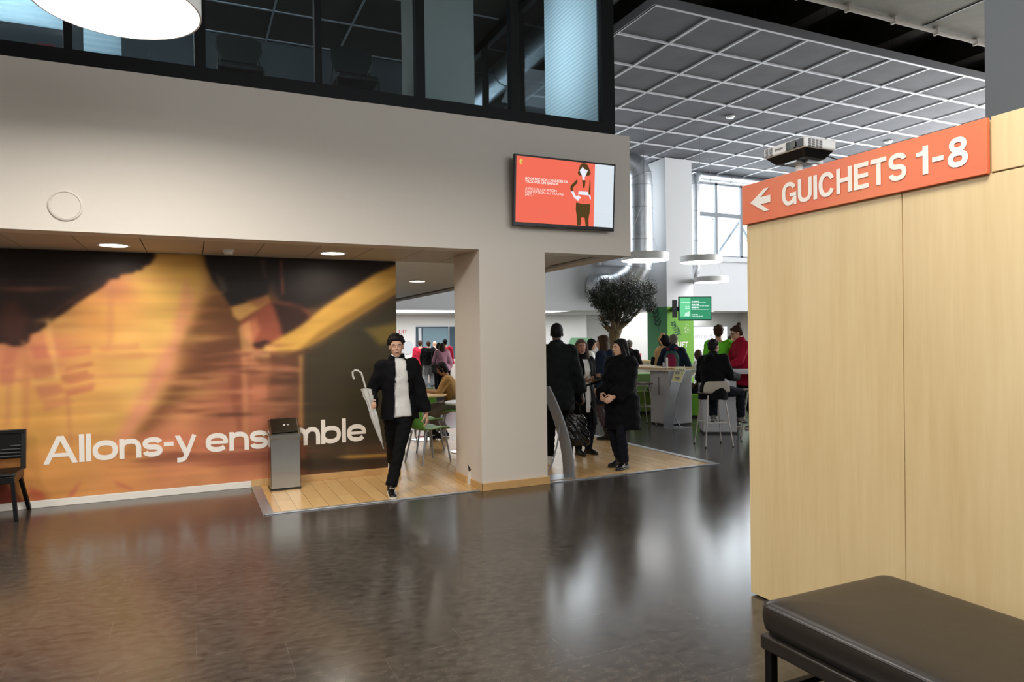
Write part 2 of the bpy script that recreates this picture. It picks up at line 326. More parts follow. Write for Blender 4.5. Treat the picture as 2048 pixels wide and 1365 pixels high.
def copy_tree(o, parent=None):
    c = o.copy(); COL.objects.link(c)
    if parent is not None: c.parent = parent
    for ch in list(o.children): copy_tree(ch, c)
    return c

# ================================================================ SETTING
b = MB().box(-9, 22, -8, 27, -.2, 0); struct('floor', b, 'floor_tile')
wp = MB(); wp.prism([(.70, 7.10), (6.10, 7.10), (6.10, 10.4), (6.10, 12.2), (2.33, 12.2), (2.33, 8.49), (.70, 8.49)], .004, (0, 0, 0), ((1, 0, 0), (0, 1, 0)))
struct('floor_wood', wp, 'wood_planks')
t = MB()
def strip(poly, h=.012): t.prism(poly, h, (0, 0, 0), ((1, 0, 0), (0, 1, 0)))
strip([(.62, 7.06), (2.86, 7.06), (2.86, 7.105), (.70, 7.105)]); struct('trim_1', t, 'alu', bevel=.003)
t = MB(); strip([(.60, 7.06), (.70, 7.105), (.70, 8.5), (.60, 8.5)]); struct('trim_2', t, 'alu', bevel=.003)
t = MB(); strip([(3.70, 7.06), (6.2, 7.06), (6.11, 7.105), (3.70, 7.105)]); struct('trim_3', t, 'alu', bevel=.003)
t = MB(); strip([(6.2, 7.06), (6.16, 12.2), (6.10, 12.2), (6.10, 7.105)]); struct('trim_4', t, 'alu', bevel=.003)
# facade box above the passage
b = MB().box(-9, 4.86, 7.06, 7.30, 2.65, 4.10); b.box(4.62, 4.86, 7.30, 19.6, 2.65, 4.10); b.box(-9, 4.62, 7.30, 19.6, 3.4, 3.6)
struct('wall_facade', b, 'plaster')
# soffit: metal tiles, then narrow planks deeper in
b = MB()
for i in range(-14, 9):
    x0 = -.42+.55*i
    x1 = x0+.542
    if x0 > 4.3: continue
    if x0 < 2.86 < x1+.3 and x0 > 2.0: pass
    b.box(x0, min(x1, 4.45), 7.31, 8.50, 2.652, 2.67)
mat('soffit_paint', '#b9b0a2', .6)
struct('ceiling_soffit_tiles', b, 'soffit_paint', bevel=.003)
b = MB()
y = 8.51
while y < 19.4:
    b.box(2.34, 4.50, y, y+.29, 2.652, 2.67); y += .3
struct('ceiling_soffit_planks', b, 'white_paint', bevel=.006)
b = MB().box(-9, 4.62, 7.30, 19.6, 2.68, 2.72); struct('ceiling_soffit_deck', b, 'charcoal')
# mural wall
b = MB().box(-9, 2.33, 8.506, 8.72, 0, 2.65); struct('wall_mural', b, 'plaster')
b = MB().box(-9, .60, 8.485, 8.506, 0, .075); struct('baseboard_left', b, 'white_paint', bevel=.004)
b = MB().box(.60, 2.36, 8.484, 8.506, 0.004, .085); b.box(2.33, 2.36, 8.50, 8.74, 0.004, .085); struct('baseboard_mural', b, 'baseboard_wood', bevel=.003)
# the square pillar under the facade
b = MB().box(2.87, 3.68, 7.055, 7.86, 0, 2.65); struct('pillar', b, 'plaster')
b = MB(); 
b.box(2.858, 3.70, 7.035, 7.055, 0, .085); b.box(3.68, 3.70, 7.055, 7.86, 0, .085); b.box(2.85, 2.87, 7.035, 7.36, 0, .085); b.box(2.85, 2.87, 7.50, 7.86, 0, .085)
struct('baseboard_pillar', b, 'baseboard_wood', bevel=.003)
# torn plaster spot at the gap of the pillar baseboard
b = MB(); b.prism([(7.37, 0), (7.50, 0), (7.49, .10), (7.44, .15), (7.46, .20), (7.42, .17), (7.40, .1)], .004, (2.866, 0, .0), ((0, 1, 0), (0, 0, 1)), nrm=(1, 0, 0)); o = struct('trim_5', b, 'white_wall')
b = MB(); b.prism([(7.38, .185), (7.49, .225), (7.47, .20), (7.455, .165), (7.43, .15)], .003, (2.8655, 0, 0), ((0, 1, 0), (0, 0, 1)), nrm=(1, 0, 0)); b.prism([(7.50, .0), (7.53, .0), (7.51, .018)], .003, (2.8655, 0, 0), ((0, 1, 0), (0, 0, 1)), nrm=(1, 0, 0)); struct('trim_6', b, 'black_plastic')
# upper office glazing
b = MB()
FY0, FY1, FT = 7.07, 7.17, 7.0
b.box(-9, 4.66, FY0, FY1, 4.10, 4.235); b.box(-9, 4.66, FY0, FY1, 6.6, 6.75)
for x0, x1 in ((-3.12, -3.02), (-2.05, -1.95), (-.97, -.90), (.06, .16), (1.15, 1.22), (2.19, 2.29), (3.29, 3.39), (4.49, 4.66)): b.box(x0, x1, FY0, FY1, 4.235, 6.6)
b.box(4.56, 4.66, 7.17, 12.4, 4.10, 4.235); b.box(4.56, 4.66, 7.17, 12.4, 6.6, 6.75)
for yy in (8.3, 9.5, 10.9, 12.3): b.box(4.56, 4.66, yy, yy+.08, 4.235, 6.6)
struct('window_1', b, 'black_frame', bevel=.004)
b = MB().box(-9, 4.5, 7.115, 7.125, 4.235, 6.6); struct('window_1_glass', b, 'office_glass')
b = MB().box(4.605, 4.612, 7.17, 12.4, 4.235, 6.6); struct('window_2_glass', b, 'office_glass')
b = MB().box(-9, 4.66, 7.17, 12.4, 4.0, 4.12); struct('floor_office', b, 'charcoal')
b = MB().box(-9, 4.66, 12.4, 12.5, 4.12, 6.75); mat('office_wall', '#5f6466', .8); struct('wall_office_back', b, 'office_wall')
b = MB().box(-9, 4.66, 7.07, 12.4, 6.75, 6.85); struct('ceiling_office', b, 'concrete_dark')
b = MB()
for i in range(12):
    x = -8.4+1.2*i
    if x < 4.5: b.box(x, x+.03, 7.2, 12.4, 6.735, 6.75)
for i in range(5): b.box(-9, 4.5, 7.9+1.1*i, 7.93+1.1*i, 6.735, 6.75)
struct('trim_office_ceiling', b, 'rail_white')
b = MB().box(2.85, 3.75, 9.3, 9.9, 4.12, 6.75); struct('pillar_office', b, 'plaster')
# hall shell
UW = 19.6
b = MB().box(4.86, 16.1, UW, UW+.3, 2.53, 4.45); b.box(16.1, 22, UW, UW+.3, 2.53, 4.45)
b.box(4.86, 22, UW, UW+.3, 7.15, 9.2); b.box(4.86, 5.4, UW, UW+.3, 4.45, 7.15)
for x in (8.6, 12.0, 15.3): b.box(x, x+.75, UW, UW+.3, 4.45, 7.15)
b.box(-9, 4.86, UW, UW+.3, 2.53, 9.2)
struct('wall_clerestory', b, 'plaster_cool')
b = MB().box(5, 22, UW-.16, UW, 4.30, 4.47); struct('trim_7', b, 'plaster_cool')
mat('frame_grey', '#7d8288', .6)
def window(n, x0, x1):
    f = MB(); z0, z1 = 4.47, 7.13; y0, y1 = UW+.02, UW+.10
    f.box(x0, x1, y0, y1, z0, z0+.07); f.box(x0, x1, y0, y1, z1-.07, z1); f.box(x0, x1, y0-.03, y1, 5.92, 6.06)
    k = max(1, round((x1-x0)/1.1)); w = (x1-x0)/k
    for i in range(k+1):
        x = x0+i*w; f.box(x-.05, x+.05, y0, y1, z0, z1)
    o = struct('window_%d' % n, f, 'frame_grey')
    g = MB().box(x0, x1, y0+.04, y0+.048, z0, z1); g = g.build('window_pane', 'window_glass', o)
    tr = MB(); 
    for i in range(0, k+1, 2):
        x = x0+i*w+.4
        if x+1.2 < x1: tr.bar((x, y0+.5, 5.75), (x+.95, y0+.5, 4.5), .10); tr.bar((x+2.3, y0+.5, 5.95), (x+1.05, y0+.5, 4.5), .09); tr.bar((x+1.0, y0+.5, 4.4), (x+1.0, y0+.5, 5.95), .12)
    if tr.v: struct('trim_%d' % (20+n), tr, 'frame_grey')
window(3, 5.4, 8.6); window(4, 9.35, 12.0); window(5, 12.75, 15.3); window(6, 16.05, 21.9)
b = MB().box(-9, 22, 27, 27.2, 0, 2.75); struct('wall_far', b, 'white_wall')
b = MB().box(15.5, 22, 23.6, 23.8, 0, 2.62); struct('wall_far_right', b, 'white_wall')
b = MB().box(-9, 22, 19.9, 27, 2.62, 2.75); struct('ceiling_far', b, 'white_wall')
b = MB().box(22, 22.2, -8, 27, 0, 2.2); b.box(22, 22.2, -8, 19.9, 7.2, 9.2); b.box(22, 22.2, -8, 5, 2.2, 7.2); b.box(22, 22.2, 19, 19.9, 2.2, 7.2); b.box(22, 22.2, 19.9, 27, 2.2, 2.75); struct('wall_right', b, 'plaster')
b = MB()
for i in range(8): b.box(22.05, 22.12, 5+2*i-.04, 5+2*i+.04, 2.2, 7.2)
b.box(22.05, 22.12, 5, 19, 4.6, 4.7); o = struct('window_7', b, 'rail_white'); MB().box(22.08, 22.09, 5, 19, 2.2, 7.2).build('window_pane', 'window_glass', o)  # unseen glazing added on the right wall to bring in side light
b = MB().box(-9.2, -9, -8, 19.9, 0, 9.2); b.box(-9.2, -9, 19.9, 27, 0, 2.75); struct('wall_left', b, 'plaster')
b = MB().box(-9, 22, -8.2, -8, 0, 9.2); struct('wall_rear', b, 'plaster')
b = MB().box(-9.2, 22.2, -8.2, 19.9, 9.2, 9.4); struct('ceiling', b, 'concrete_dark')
b = MB()
for x in (6.6, 9.4, 12.2, 15.0, 17.8, 20.6): b.box(x, x+.4, 8.0, 19.6, 8.55, 9.2)
struct('ceiling_beams', b, 'concrete_dark')
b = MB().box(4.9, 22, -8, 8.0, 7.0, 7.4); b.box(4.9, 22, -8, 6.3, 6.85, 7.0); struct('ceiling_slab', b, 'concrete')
b = MB().box(11.6, 11.63, 6.3, 8.0, 6.985, 7.0); struct('trim_8', b, 'charcoal')
b = MB().box(4.7, 5.2, -8, 7.06, 6.75, 7.4); b.box(-9, 4.7, -8, 7.06, 6.85, 7.4)
struct('ceiling_front', b, 'concrete')
b = MB().box(8.37, 9.5, 3.7, 5.0, 0, 6.85); struct('pillar_grey', b, 'wall_blue_grey')
cb = MB(); cb.tube([(5+i*.55, 7.93, 6.935-.008*(i % 2)) for i in range(18)], .035, 8)
for i in range(9): cb.box(5.3+i*1.1, 5.34+i*1.1, 7.89, 7.98, 6.88, 7.0)
o = cb.build('cable_conduit', 'plaster'); tag(o, 'cable conduit clipped along the edge of the grey concrete slab overhead', 'conduit')
# hanging grid ceiling
GX, GY, GZ = 7.30, 9.78, 7.34
mat('edge_grey', '#85858a', .6)
g = MB().box(GX, 22, GY, UW-.1, GZ+.03, GZ+.06); root = struct('ceiling_grid', g, 'tile_grey')
g = MB()
for i in range(13): g.box(GX+1.2*i-.025, GX+1.2*i+.025, GY, UW-.1, GZ, GZ+.03)
for j in range(9): g.box(GX, 22, GY+1.2*j-.025, GY+1.2*j+.025, GZ-.001, GZ+.03)
g.build('grid_rail', 'rail_white', root)
g = MB().box(GX-.05, 22, GY-.04, GY, GZ, GZ+.16); g.box(GX-.05, GX, GY, UW-.1, GZ, GZ+.16); g.build('grid_edge', 'edge_grey', root)
g = MB()
for i in range(7):
    for j in range(2): g.tube([(GX+.6+1.9*i, GY+.25+2.4*j, GZ+.06), (GX+.6+1.9*i, GY+.25+2.4*j, 8.9)], .008, 5)
g.build('hanger_rod', 'black_plastic', root)

# ================================================================ MURAL (a printed photograph of a walking foot, motion blurred)
exec_mural = True
U0, U1, Z0, Z1 = -3.2, 2.33, .078, 2.648
NX, NZ = 480, 224
uu, zz = np.meshgrid(np.linspace(U0, U1, NX), np.linspace(Z0, Z1, NZ))
uf, zf = uu.ravel(), zz.ravel()
MBASE = [(-1.75,1.53,'C98058'),(-1.76,1.12,'D09A50'),(-1.58,2.13,'C07A48'),(-1.33,1.62,'CC7F58'),(-1.23,1.93,'C08848'),(-0.88,1.93,'D0904C'),(-0.73,2.25,'C07A50'),(-0.40,2.36,'E2B258'),(-0.00,2.48,'D8A850'),(-0.16,2.15,'E6B65C'),(-0.26,1.87,'E8BA60'),(-0.41,1.49,'E4B45E'),(-0.46,1.17,'E6B862'),(-0.21,2.04,'E8B85E'),(-0.78,2.03,'DCA456'),(-0.60,1.60,'E0AC5C'),(-0.75,0.81,'D6A252'),(-1.51,0.81,'D09848'),(-1.43,0.29,'CC8C48'),(-0.67,0.37,'D08C50'),(0.19,1.92,'B87842'),(0.19,1.48,'9A5A3C'),(0.03,1.59,'D08A5A'),(-0.17,1.27,'E09A60'),(-0.28,0.83,'DA8C62'),(0.49,1.13,'95543A'),(0.23,0.74,'AE6A4A'),(0.59,0.43,'A05F44'),(0.60,0.72,'B87050'),(-0.18,0.38,'D08458'),(0.06,0.14,'CF8A58'),(0.59,0.03,'C88058'),(1.16,1.22,'6A4630'),(1.09,0.69,'704632'),(1.09,0.22,'8A5038'),(1.16,1.69,'7a5a35'),(1.46,2.16,'4a3520'),(1.75,1.56,'3f3924'),(2.11,0.93,'36331f'),(1.74,0.65,'353020'),(1.85,0.21,'3e3322'),(1.43,0.13,'6a4028'),(1.97,0.11,'4a3020'),(2.01,2.41,'3a2c18'),(0.95,2.39,'2a1c12'),(0.51,2.49,'2a1c12'),(-2.17,0.65,'C88848'),(-2.91,1.18,'B87848'),(-2.15,1.63,'C08050'),(0.83,1.92,'90582f'),(1.28,1.92,'60401f'),(-2.01,0.20,'90402a'),(-1.11,1.09,'D59C50'),(-0.97,1.40,'D89E56')]
MPOLY = [
 ([(-3.240,2.660),(-0.360,2.690),(-0.340,2.620),(-0.400,2.530),(-0.460,2.500),(-0.480,2.460),(-0.530,2.460),(-0.560,2.430),(-0.680,2.410),(-0.700,2.370),(-0.770,2.360),(-0.820,2.300),(-0.890,2.240),(-0.980,2.180),(-1.100,2.080),(-1.280,1.930),(-1.410,1.810),(-1.490,1.780),(-1.510,1.700),(-1.560,1.660),(-1.640,1.660),(-1.710,1.690),(-1.990,1.680),(-3.250,1.660)],'26150f',0.02,1,1),
 ([(-3.240,2.660),(-0.860,2.670),(-1.230,2.340),(-1.490,2.030),(-1.750,1.880),(-3.250,1.880)],'2b1a12',0.25,0.6,1),
 ([(-1.740,2.080),(-1.620,2.130),(-1.490,1.930),(-1.540,1.720),(-1.670,1.680),(-1.750,1.780)],'4a2618',0.06,0.7,1),
 ([(0.150,2.680),(0.250,2.370),(0.380,2.150),(0.090,1.810),(-0.220,1.270),(-0.420,0.950),(-0.620,0.530),(0.180,1.250),(0.610,1.580),(0.830,2.100)],'553018',0.16,0.75,0),
 ([(0.730,2.700),(2.360,2.700),(2.360,2.610),(1.880,2.360),(1.400,2.090),(1.170,2.030),(0.940,2.160),(0.840,2.390)],'1d130e',0.06,0.95,1),
 ([(0.140,2.680),(0.870,2.670),(0.840,2.390),(0.800,2.170),(0.610,2.120),(0.410,2.070),(0.340,2.200),(0.220,2.370),(0.160,2.540)],'1c1510',0.025,1,1),
 ([(0.220,2.370),(0.350,2.210),(0.450,2.040),(0.300,1.920),(0.090,1.650),(-0.170,1.600),(0.040,1.930)],'6a4422',0.09,0.8,0),
 ([(0.240,2.460),(0.340,2.400),(0.380,2.260),(0.330,2.210)],'5a4a38',0.02,0.6,1),
 ([(0.410,2.070),(0.610,2.130),(0.810,2.210),(0.840,2.130),(0.720,2.050),(0.500,1.910),(0.440,1.960)],'D09C54',0.02,0.95,1),
 ([(0.560,2.150),(0.810,2.210),(0.840,2.130),(0.700,2.070)],'8a5030',0.03,0.7,1),
 ([(0.510,1.900),(0.830,2.120),(1.030,2.120),(1.170,2.090),(1.250,2.030),(1.330,1.900),(1.230,1.760),(0.990,1.630),(0.770,1.570),(0.650,1.540),(0.580,1.640),(0.530,1.780)],'9a5038',0.03,0.95,1),
 ([(0.530,1.870),(0.680,1.950),(0.720,1.810),(0.640,1.640),(0.570,1.700)],'C87850',0.03,0.8,1),
 ([(0.860,2.120),(1.170,2.090),(1.320,1.920),(1.230,1.780),(0.990,1.670),(0.940,1.870)],'2e1a12',0.04,0.9,1),
 ([(0.610,1.640),(0.770,1.690),(0.940,1.630),(0.770,1.550)],'2e1a12',0.015,0.8,1),
 ([(0.720,1.580),(0.960,1.490),(1.160,1.570),(1.390,1.680),(2.360,2.270),(2.360,2.620),(2.070,2.490),(1.460,2.090),(1.170,1.850),(0.830,1.650)],'D9A64C',0.03,0.95,1),
 ([(1.160,1.570),(1.390,1.680),(2.360,2.270),(2.360,2.360),(1.400,1.790)],'8a6428',0.04,0.8,1),
 ([(0.770,1.630),(0.850,1.640),(0.940,1.540),(0.870,1.510),(0.790,1.540)],'E0A860',0.015,0.8,1),
 ([(0.940,1.620),(1.400,1.860),(1.510,1.920),(1.160,1.630)],'5a3a20',0.03,0.5,0),
 ([(1.200,1.540),(2.360,2.170),(2.330,0.360),(1.180,0.500)],'36311f',0.05,0.85,0),
 ([(1.220,1.570),(1.750,1.560),(1.670,0.100),(1.200,0.090)],'3c3322',0.05,0.75,1),
 ([(1.160,1.510),(1.200,1.510),(1.180,0.680),(1.140,0.680)],'A07848',0.012,0.5,1),
 ([(1.940,1.800),(2.350,1.890),(2.350,1.670),(2.120,1.610)],'9a8034',0.05,0.6,1),
 ([(1.550,0.270),(1.730,0.270),(2.290,0.250),(2.290,0.220),(1.730,0.230)],'C89A48',0.008,0.9,1),
 ([(1.090,0.280),(2.290,0.200),(2.290,0.100),(1.080,0.160)],'2c241a',0.03,0.6,1),
 ([(0.450,1.500),(0.610,1.580),(0.670,1.550),(0.600,1.240),(0.590,0.660),(0.520,0.670),(0.520,1.180)],'A86A48',0.015,0.6,1),
 ([(0.370,1.460),(0.500,1.640),(0.510,0.670),(0.470,0.610),(0.400,1.020)],'7a4430',0.02,0.45,1),
 ([(0.830,1.540),(1.160,1.530),(1.160,1.160),(0.820,1.170)],'553322',0.04,0.6,1),
 ([(0.520,1.240),(0.770,1.260),(0.760,1.000),(0.520,0.980)],'B47050',0.06,0.4,1),
 ([(-0.180,0.470),(0.070,0.420),(0.810,0.420),(0.810,0.270),(-0.430,0.350),(-0.620,0.400)],'7a4432',0.02,0.6,1),
 ([(-0.710,0.700),(-0.180,0.710),(0.280,0.570),(0.810,0.470),(0.810,0.390),(0.070,0.450)],'C87458',0.03,0.5,1),
 ([(-1.500,1.670),(-1.350,1.670),(-1.330,1.540),(-1.460,1.520)],'B86A50',0.02,0.7,1),
 ([(-1.710,1.630),(-1.580,1.650),(-1.630,1.500),(-1.730,1.450)],'B86A50',0.02,0.6,1),
 ([(-1.500,1.440),(-1.310,1.460),(-1.260,1.330),(-1.460,1.290)],'BC7450',0.02,0.7,1),
 ([(-1.750,1.430),(-1.630,1.450),(-1.570,1.290),(-1.750,1.270)],'B46A50',0.02,0.7,1),
 ([(-1.240,1.350),(-1.000,1.400),(-0.970,1.340),(-1.210,1.260)],'B06A48',0.015,0.7,1),
 ([(-1.460,1.240),(-1.240,1.260),(-1.200,1.170),(-1.420,1.110)],'B87050',0.02,0.7,1),
 ([(-1.210,1.210),(-0.930,1.270),(-0.940,1.190),(-1.190,1.140)],'B87050',0.015,0.6,1),
 ([(-1.400,1.110),(-1.200,1.120),(-1.110,1.070),(-1.380,0.980)],'C07A55',0.02,0.6,1),
 ([(-1.580,1.720),(-1.540,1.720),(-1.500,1.520),(-1.530,0.600),(-1.580,0.610),(-1.550,1.470)],'BC7850',0.012,0.5,1),
 ([(-1.360,1.930),(-1.320,1.930),(-1.240,1.310),(-1.290,1.310)],'E0A868',0.012,0.6,1),
 ([(-1.630,1.420),(-1.590,1.420),(-1.610,0.760),(-1.640,0.760)],'E0A860',0.02,0.5,1),
 ([(-1.690,1.400),(-1.660,1.400),(-1.680,0.870),(-1.720,0.870)],'B87858',0.012,0.5,1),
 ([(-1.200,1.150),(-1.160,1.150),(-1.140,0.570),(-1.170,0.570)],'B87850',0.012,0.5,1),
 ([(-0.800,2.350),(-0.730,2.350),(-0.760,1.710),(-0.810,1.610)],'C08058',0.03,0.5,1),
 ([(-0.310,1.650),(-0.170,1.380),(-0.420,0.950),(-0.660,0.640),(-0.800,0.540),(-0.460,1.280)],'DF9A68',0.09,0.7,1),
 ([(-1.930,0.290),(-1.770,0.320),(-1.640,0.180),(-1.580,0.070),(-1.770,0.040),(-1.930,0.060)],'7a2e22',0.02,0.85,1),
 ([(-1.520,0.220),(-1.410,0.160),(-1.360,0.070),(-1.480,0.070),(-1.540,0.120)],'B8583c',0.015,0.8,1),
 ([(-1.200,0.080),(-1.130,0.180),(-1.060,0.250),(-1.120,0.130),(-1.150,0.080)],'B8644c',0.006,0.9,1),
 ([(-0.780,0.220),(-0.670,0.160),(-0.580,0.100),(-0.610,0.090),(-0.740,0.150)],'B8644c',0.006,0.7,1),
 ([(-0.080,0.510),(0.070,0.640),(0.020,0.450)],'C07040',0.03,0.5,1),
 ([(-0.050,2.370),(0.050,2.150),(-0.170,1.490),(-0.470,0.900),(-0.710,0.540),(-0.780,0.600),(-0.460,1.170),(-0.210,1.710),(-0.110,2.150)],'DC8C70',0.05,0.55,1),
 ([(-1.740,2.630),(-0.400,2.620),(-0.870,2.350),(-1.230,2.130),(-1.740,2.330)],'1a0f0b',0.08,0.6,1),
 ([(-1.490,1.880),(-1.140,2.140),(-0.780,2.370),(-0.800,2.350),(-1.140,2.100),(-1.450,1.830)],'4a2a1a',0.01,0.6,1),
 ([(0.450,1.580),(0.610,1.580),(0.710,1.400),(1.160,1.360),(1.160,1.300),(0.600,1.340)],'D08A60',0.012,0.5,1),
 ([(0.610,1.580),(0.830,1.580),(0.820,1.490),(0.630,1.510)],'d8a870',0.02,0.6,1),
 ([(0.490,1.840),(0.610,1.920),(0.650,1.580),(0.520,1.550)],'E0A868',0.02,0.6,1),
 ([(0.520,1.550),(0.560,1.550),(0.580,0.550),(0.530,0.550)],'C88A5a',0.008,0.6,1),
 ([(0.630,1.180),(0.790,1.170),(0.790,1.000),(0.630,1.010)],'C87a58',0.015,0.6,1),
 ([(1.150,1.500),(1.180,1.500),(1.180,0.500),(1.140,0.510)],'B08048',0.008,0.65,1),
 ([(0.950,2.620),(0.970,2.620),(0.990,2.220),(0.970,2.200)],'B05a40',0.004,0.7,1),
 ([(0.730,2.620),(0.790,2.620),(0.800,2.390),(0.770,2.410)],'5a4028',0.008,0.6,1),
 ([(-0.880,1.660),(-0.510,1.680),(-0.510,1.600),(-0.880,1.580)],'CC8058',0.012,0.4,1),
 ([(-1.240,1.620),(-0.970,1.660),(-0.960,1.570),(-1.220,1.530)],'C07050',0.012,0.6,1),
 ([(-1.500,1.320),(-1.240,1.370),(-1.230,1.300),(-1.490,1.250)],'E4B060',0.01,0.5,1),
 ([(-1.200,1.430),(-0.950,1.490),(-0.950,1.440),(-1.200,1.380)],'B86A4c',0.008,0.7,1),
 ([(-1.180,1.300),(-0.940,1.360),(-0.940,1.300),(-1.170,1.250)],'B86A4c',0.008,0.7,1),
 ([(-1.190,1.180),(-0.950,1.230),(-0.950,1.180),(-1.180,1.130)],'B86A4c',0.008,0.6,1),
 ([(-1.390,1.850),(-1.340,1.820),(-1.280,1.560),(-1.340,1.560)],'E0A45c',0.01,0.5,1),
 ([(0.000,1.520),(0.200,1.530),(0.390,1.530),(0.200,1.510)],'C0785c',0.012,0.38,1),
 ([(-0.220,1.000),(-0.050,1.030),(0.110,1.000),(-0.050,0.960)],'C0785c',0.012,0.38,1),
 ([(0.010,1.010),(0.170,1.010),(0.340,1.000),(0.170,0.980)],'C0785c',0.012,0.38,1),
 ([(0.100,0.510),(0.210,0.530),(0.320,0.510),(0.210,0.480)],'A8604a',0.012,0.38,1),
 ([(0.670,1.400),(0.860,1.420),(1.050,1.400),(0.860,1.370)],'A8604a',0.012,0.38,1),
 ([(-0.230,0.940),(0.020,0.940),(0.280,0.920),(0.020,0.900)],'5a3024',0.012,0.38,1),
 ([(-0.110,1.320),(0.210,1.340),(0.530,1.310),(0.210,1.280)],'C88C60',0.012,0.38,1),
 ([(0.730,1.630),(0.910,1.650),(1.090,1.630),(0.910,1.600)],'A8604a',0.012,0.38,1),
 ([(0.700,1.010),(0.910,1.020),(1.130,1.000),(0.910,0.970)],'3e2418',0.012,0.38,1),
 ([(0.270,1.360),(0.440,1.380),(0.610,1.360),(0.440,1.330)],'C0785c',0.012,0.38,1),
 ([(-0.190,0.910),(-0.030,0.920),(0.140,0.900),(-0.030,0.880)],'3e2418',0.012,0.38,1),
 ([(0.470,1.460),(0.740,1.470),(1.020,1.460),(0.740,1.440)],'5a3024',0.012,0.38,1),
 ([(0.500,1.100),(0.650,1.110),(0.810,1.100),(0.650,1.070)],'C88C60',0.012,0.38,1),
 ([(-0.030,0.980),(0.280,0.980),(0.610,0.960),(0.280,0.950)],'C0785c',0.012,0.38,1),
 ([(0.490,1.300),(0.740,1.320),(1.000,1.290),(0.740,1.260)],'C0785c',0.012,0.38,1),
 ([(0.090,1.430),(0.300,1.440),(0.520,1.430),(0.300,1.410)],'C0785c',0.012,0.38,1),
 ([(0.670,0.450),(0.960,0.470),(1.260,0.420),(0.960,0.400)],'C0785c',0.012,0.38,1),
 ([(0.150,1.260),(0.290,1.280),(0.430,1.260),(0.290,1.230)],'C88C60',0.012,0.38,1),
 ([(0.460,1.540),(0.710,1.570),(0.980,1.550),(0.710,1.510)],'A8604a',0.012,0.38,1),
 ([(-0.240,1.200),(0.080,1.210),(0.410,1.190),(0.080,1.170)],'C0785c',0.012,0.38,1),
 ([(0.150,1.100),(0.340,1.120),(0.530,1.090),(0.330,1.060)],'A8604a',0.012,0.38,1),
 ([(0.420,1.100),(0.580,1.130),(0.740,1.100),(0.580,1.060)],'C0785c',0.012,0.38,1),
 ([(-0.140,1.580),(-0.000,1.610),(0.140,1.590),(-0.000,1.560)],'5a3024',0.012,0.38,1),
 ([(0.370,0.980),(0.620,0.980),(0.870,0.960),(0.620,0.940)],'C0785c',0.012,0.38,1),
 ([(-0.210,1.030),(0.060,1.030),(0.340,1.010),(0.060,0.990)],'5a3024',0.012,0.38,1),
 ([(0.270,1.350),(0.470,1.360),(0.680,1.350),(0.470,1.330)],'3e2418',0.012,0.38,1),
 ([(0.220,0.860),(0.420,0.870),(0.630,0.850),(0.420,0.830)],'5a3024',0.012,0.38,1),
 ([(-0.190,1.350),(-0.040,1.360),(0.120,1.350),(-0.040,1.330)],'5a3024',0.012,0.38,1),
 ([(0.220,1.330),(0.400,1.350),(0.580,1.330),(0.400,1.290)],'A8604a',0.012,0.38,1),
 ([(0.360,0.430),(0.560,0.450),(0.770,0.410),(0.560,0.390)],'C0785c',0.012,0.38,1),
 ([(0.340,1.530),(0.490,1.560),(0.650,1.530),(0.490,1.490)],'5a3024',0.012,0.38,1),
 ([(0.010,0.860),(0.300,0.870),(0.600,0.840),(0.300,0.820)],'3e2418',0.012,0.38,1),
 ([(0.260,0.850),(0.520,0.850),(0.800,0.830),(0.520,0.820)],'3e2418',0.012,0.38,1),
 ([(0.700,1.540),(1.050,1.570),(1.420,1.540),(1.050,1.500)],'5a3024',0.012,0.38,1),
 ([(-0.160,0.590),(-0.030,0.610),(0.100,0.580),(-0.030,0.540)],'C0785c',0.012,0.38,1),
 ([(0.710,0.780),(0.930,0.790),(1.160,0.770),(0.930,0.750)],'3e2418',0.012,0.38,1),
 ([(0.900,1.360),(1.010,1.390),(1.130,1.360),(1.010,1.320)],'C0785c',0.012,0.38,1),
 ([(0.430,1.330),(0.630,1.350),(0.830,1.320),(0.630,1.290)],'3e2418',0.012,0.38,1),
 ([(0.620,0.960),(0.940,0.960),(1.280,0.930),(0.940,0.920)],'C88C60',0.012,0.38,1),
 ([(0.010,0.580),(0.290,0.580),(0.580,0.550),(0.290,0.540)],'C88C60',0.012,0.38,1),
 ([(0.160,1.550),(0.430,1.560),(0.710,1.550),(0.430,1.530)],'C88C60',0.012,0.38,1),
 ([(0.780,0.880),(0.930,0.890),(1.070,0.870),(0.930,0.850)],'C88C60',0.012,0.38,1),
 ([(0.790,1.260),(0.980,1.270),(1.180,1.260),(0.980,1.240)],'C88C60',0.012,0.38,1),
 ([(0.110,1.400),(0.440,1.410),(0.790,1.390),(0.440,1.370)],'3e2418',0.012,0.38,1),
 ([(0.790,1.140),(0.920,1.160),(1.050,1.140),(0.920,1.100)],'A8604a',0.012,0.38,1),
 ([(0.200,1.120),(0.510,1.140),(0.830,1.100),(0.510,1.080)],'C0785c',0.012,0.38,1),
 ([(-0.810,0.650),(-0.490,0.670),(-0.160,0.620),(-0.490,0.590)],'CC7C58',0.025,0.3,1),
 ([(-1.020,0.920),(-0.830,0.950),(-0.650,0.910),(-0.840,0.870)],'E8BC68',0.025,0.3,1),
 ([(-0.730,1.760),(-0.340,1.780),(0.070,1.760),(-0.340,1.730)],'E8BC68',0.025,0.3,1),
 ([(-0.560,2.350),(-0.320,2.380),(-0.080,2.370),(-0.320,2.320)],'CC7C58',0.025,0.3,1),
 ([(-0.500,1.250),(-0.210,1.270),(0.100,1.240),(-0.210,1.210)],'CC7C58',0.025,0.3,1),
 ([(-0.460,1.700),(-0.090,1.740),(0.300,1.700),(-0.090,1.650)],'E0A860',0.025,0.3,1),
 ([(-1.840,2.240),(-1.490,2.270),(-1.120,2.260),(-1.490,2.210)],'CC7C58',0.025,0.3,1),
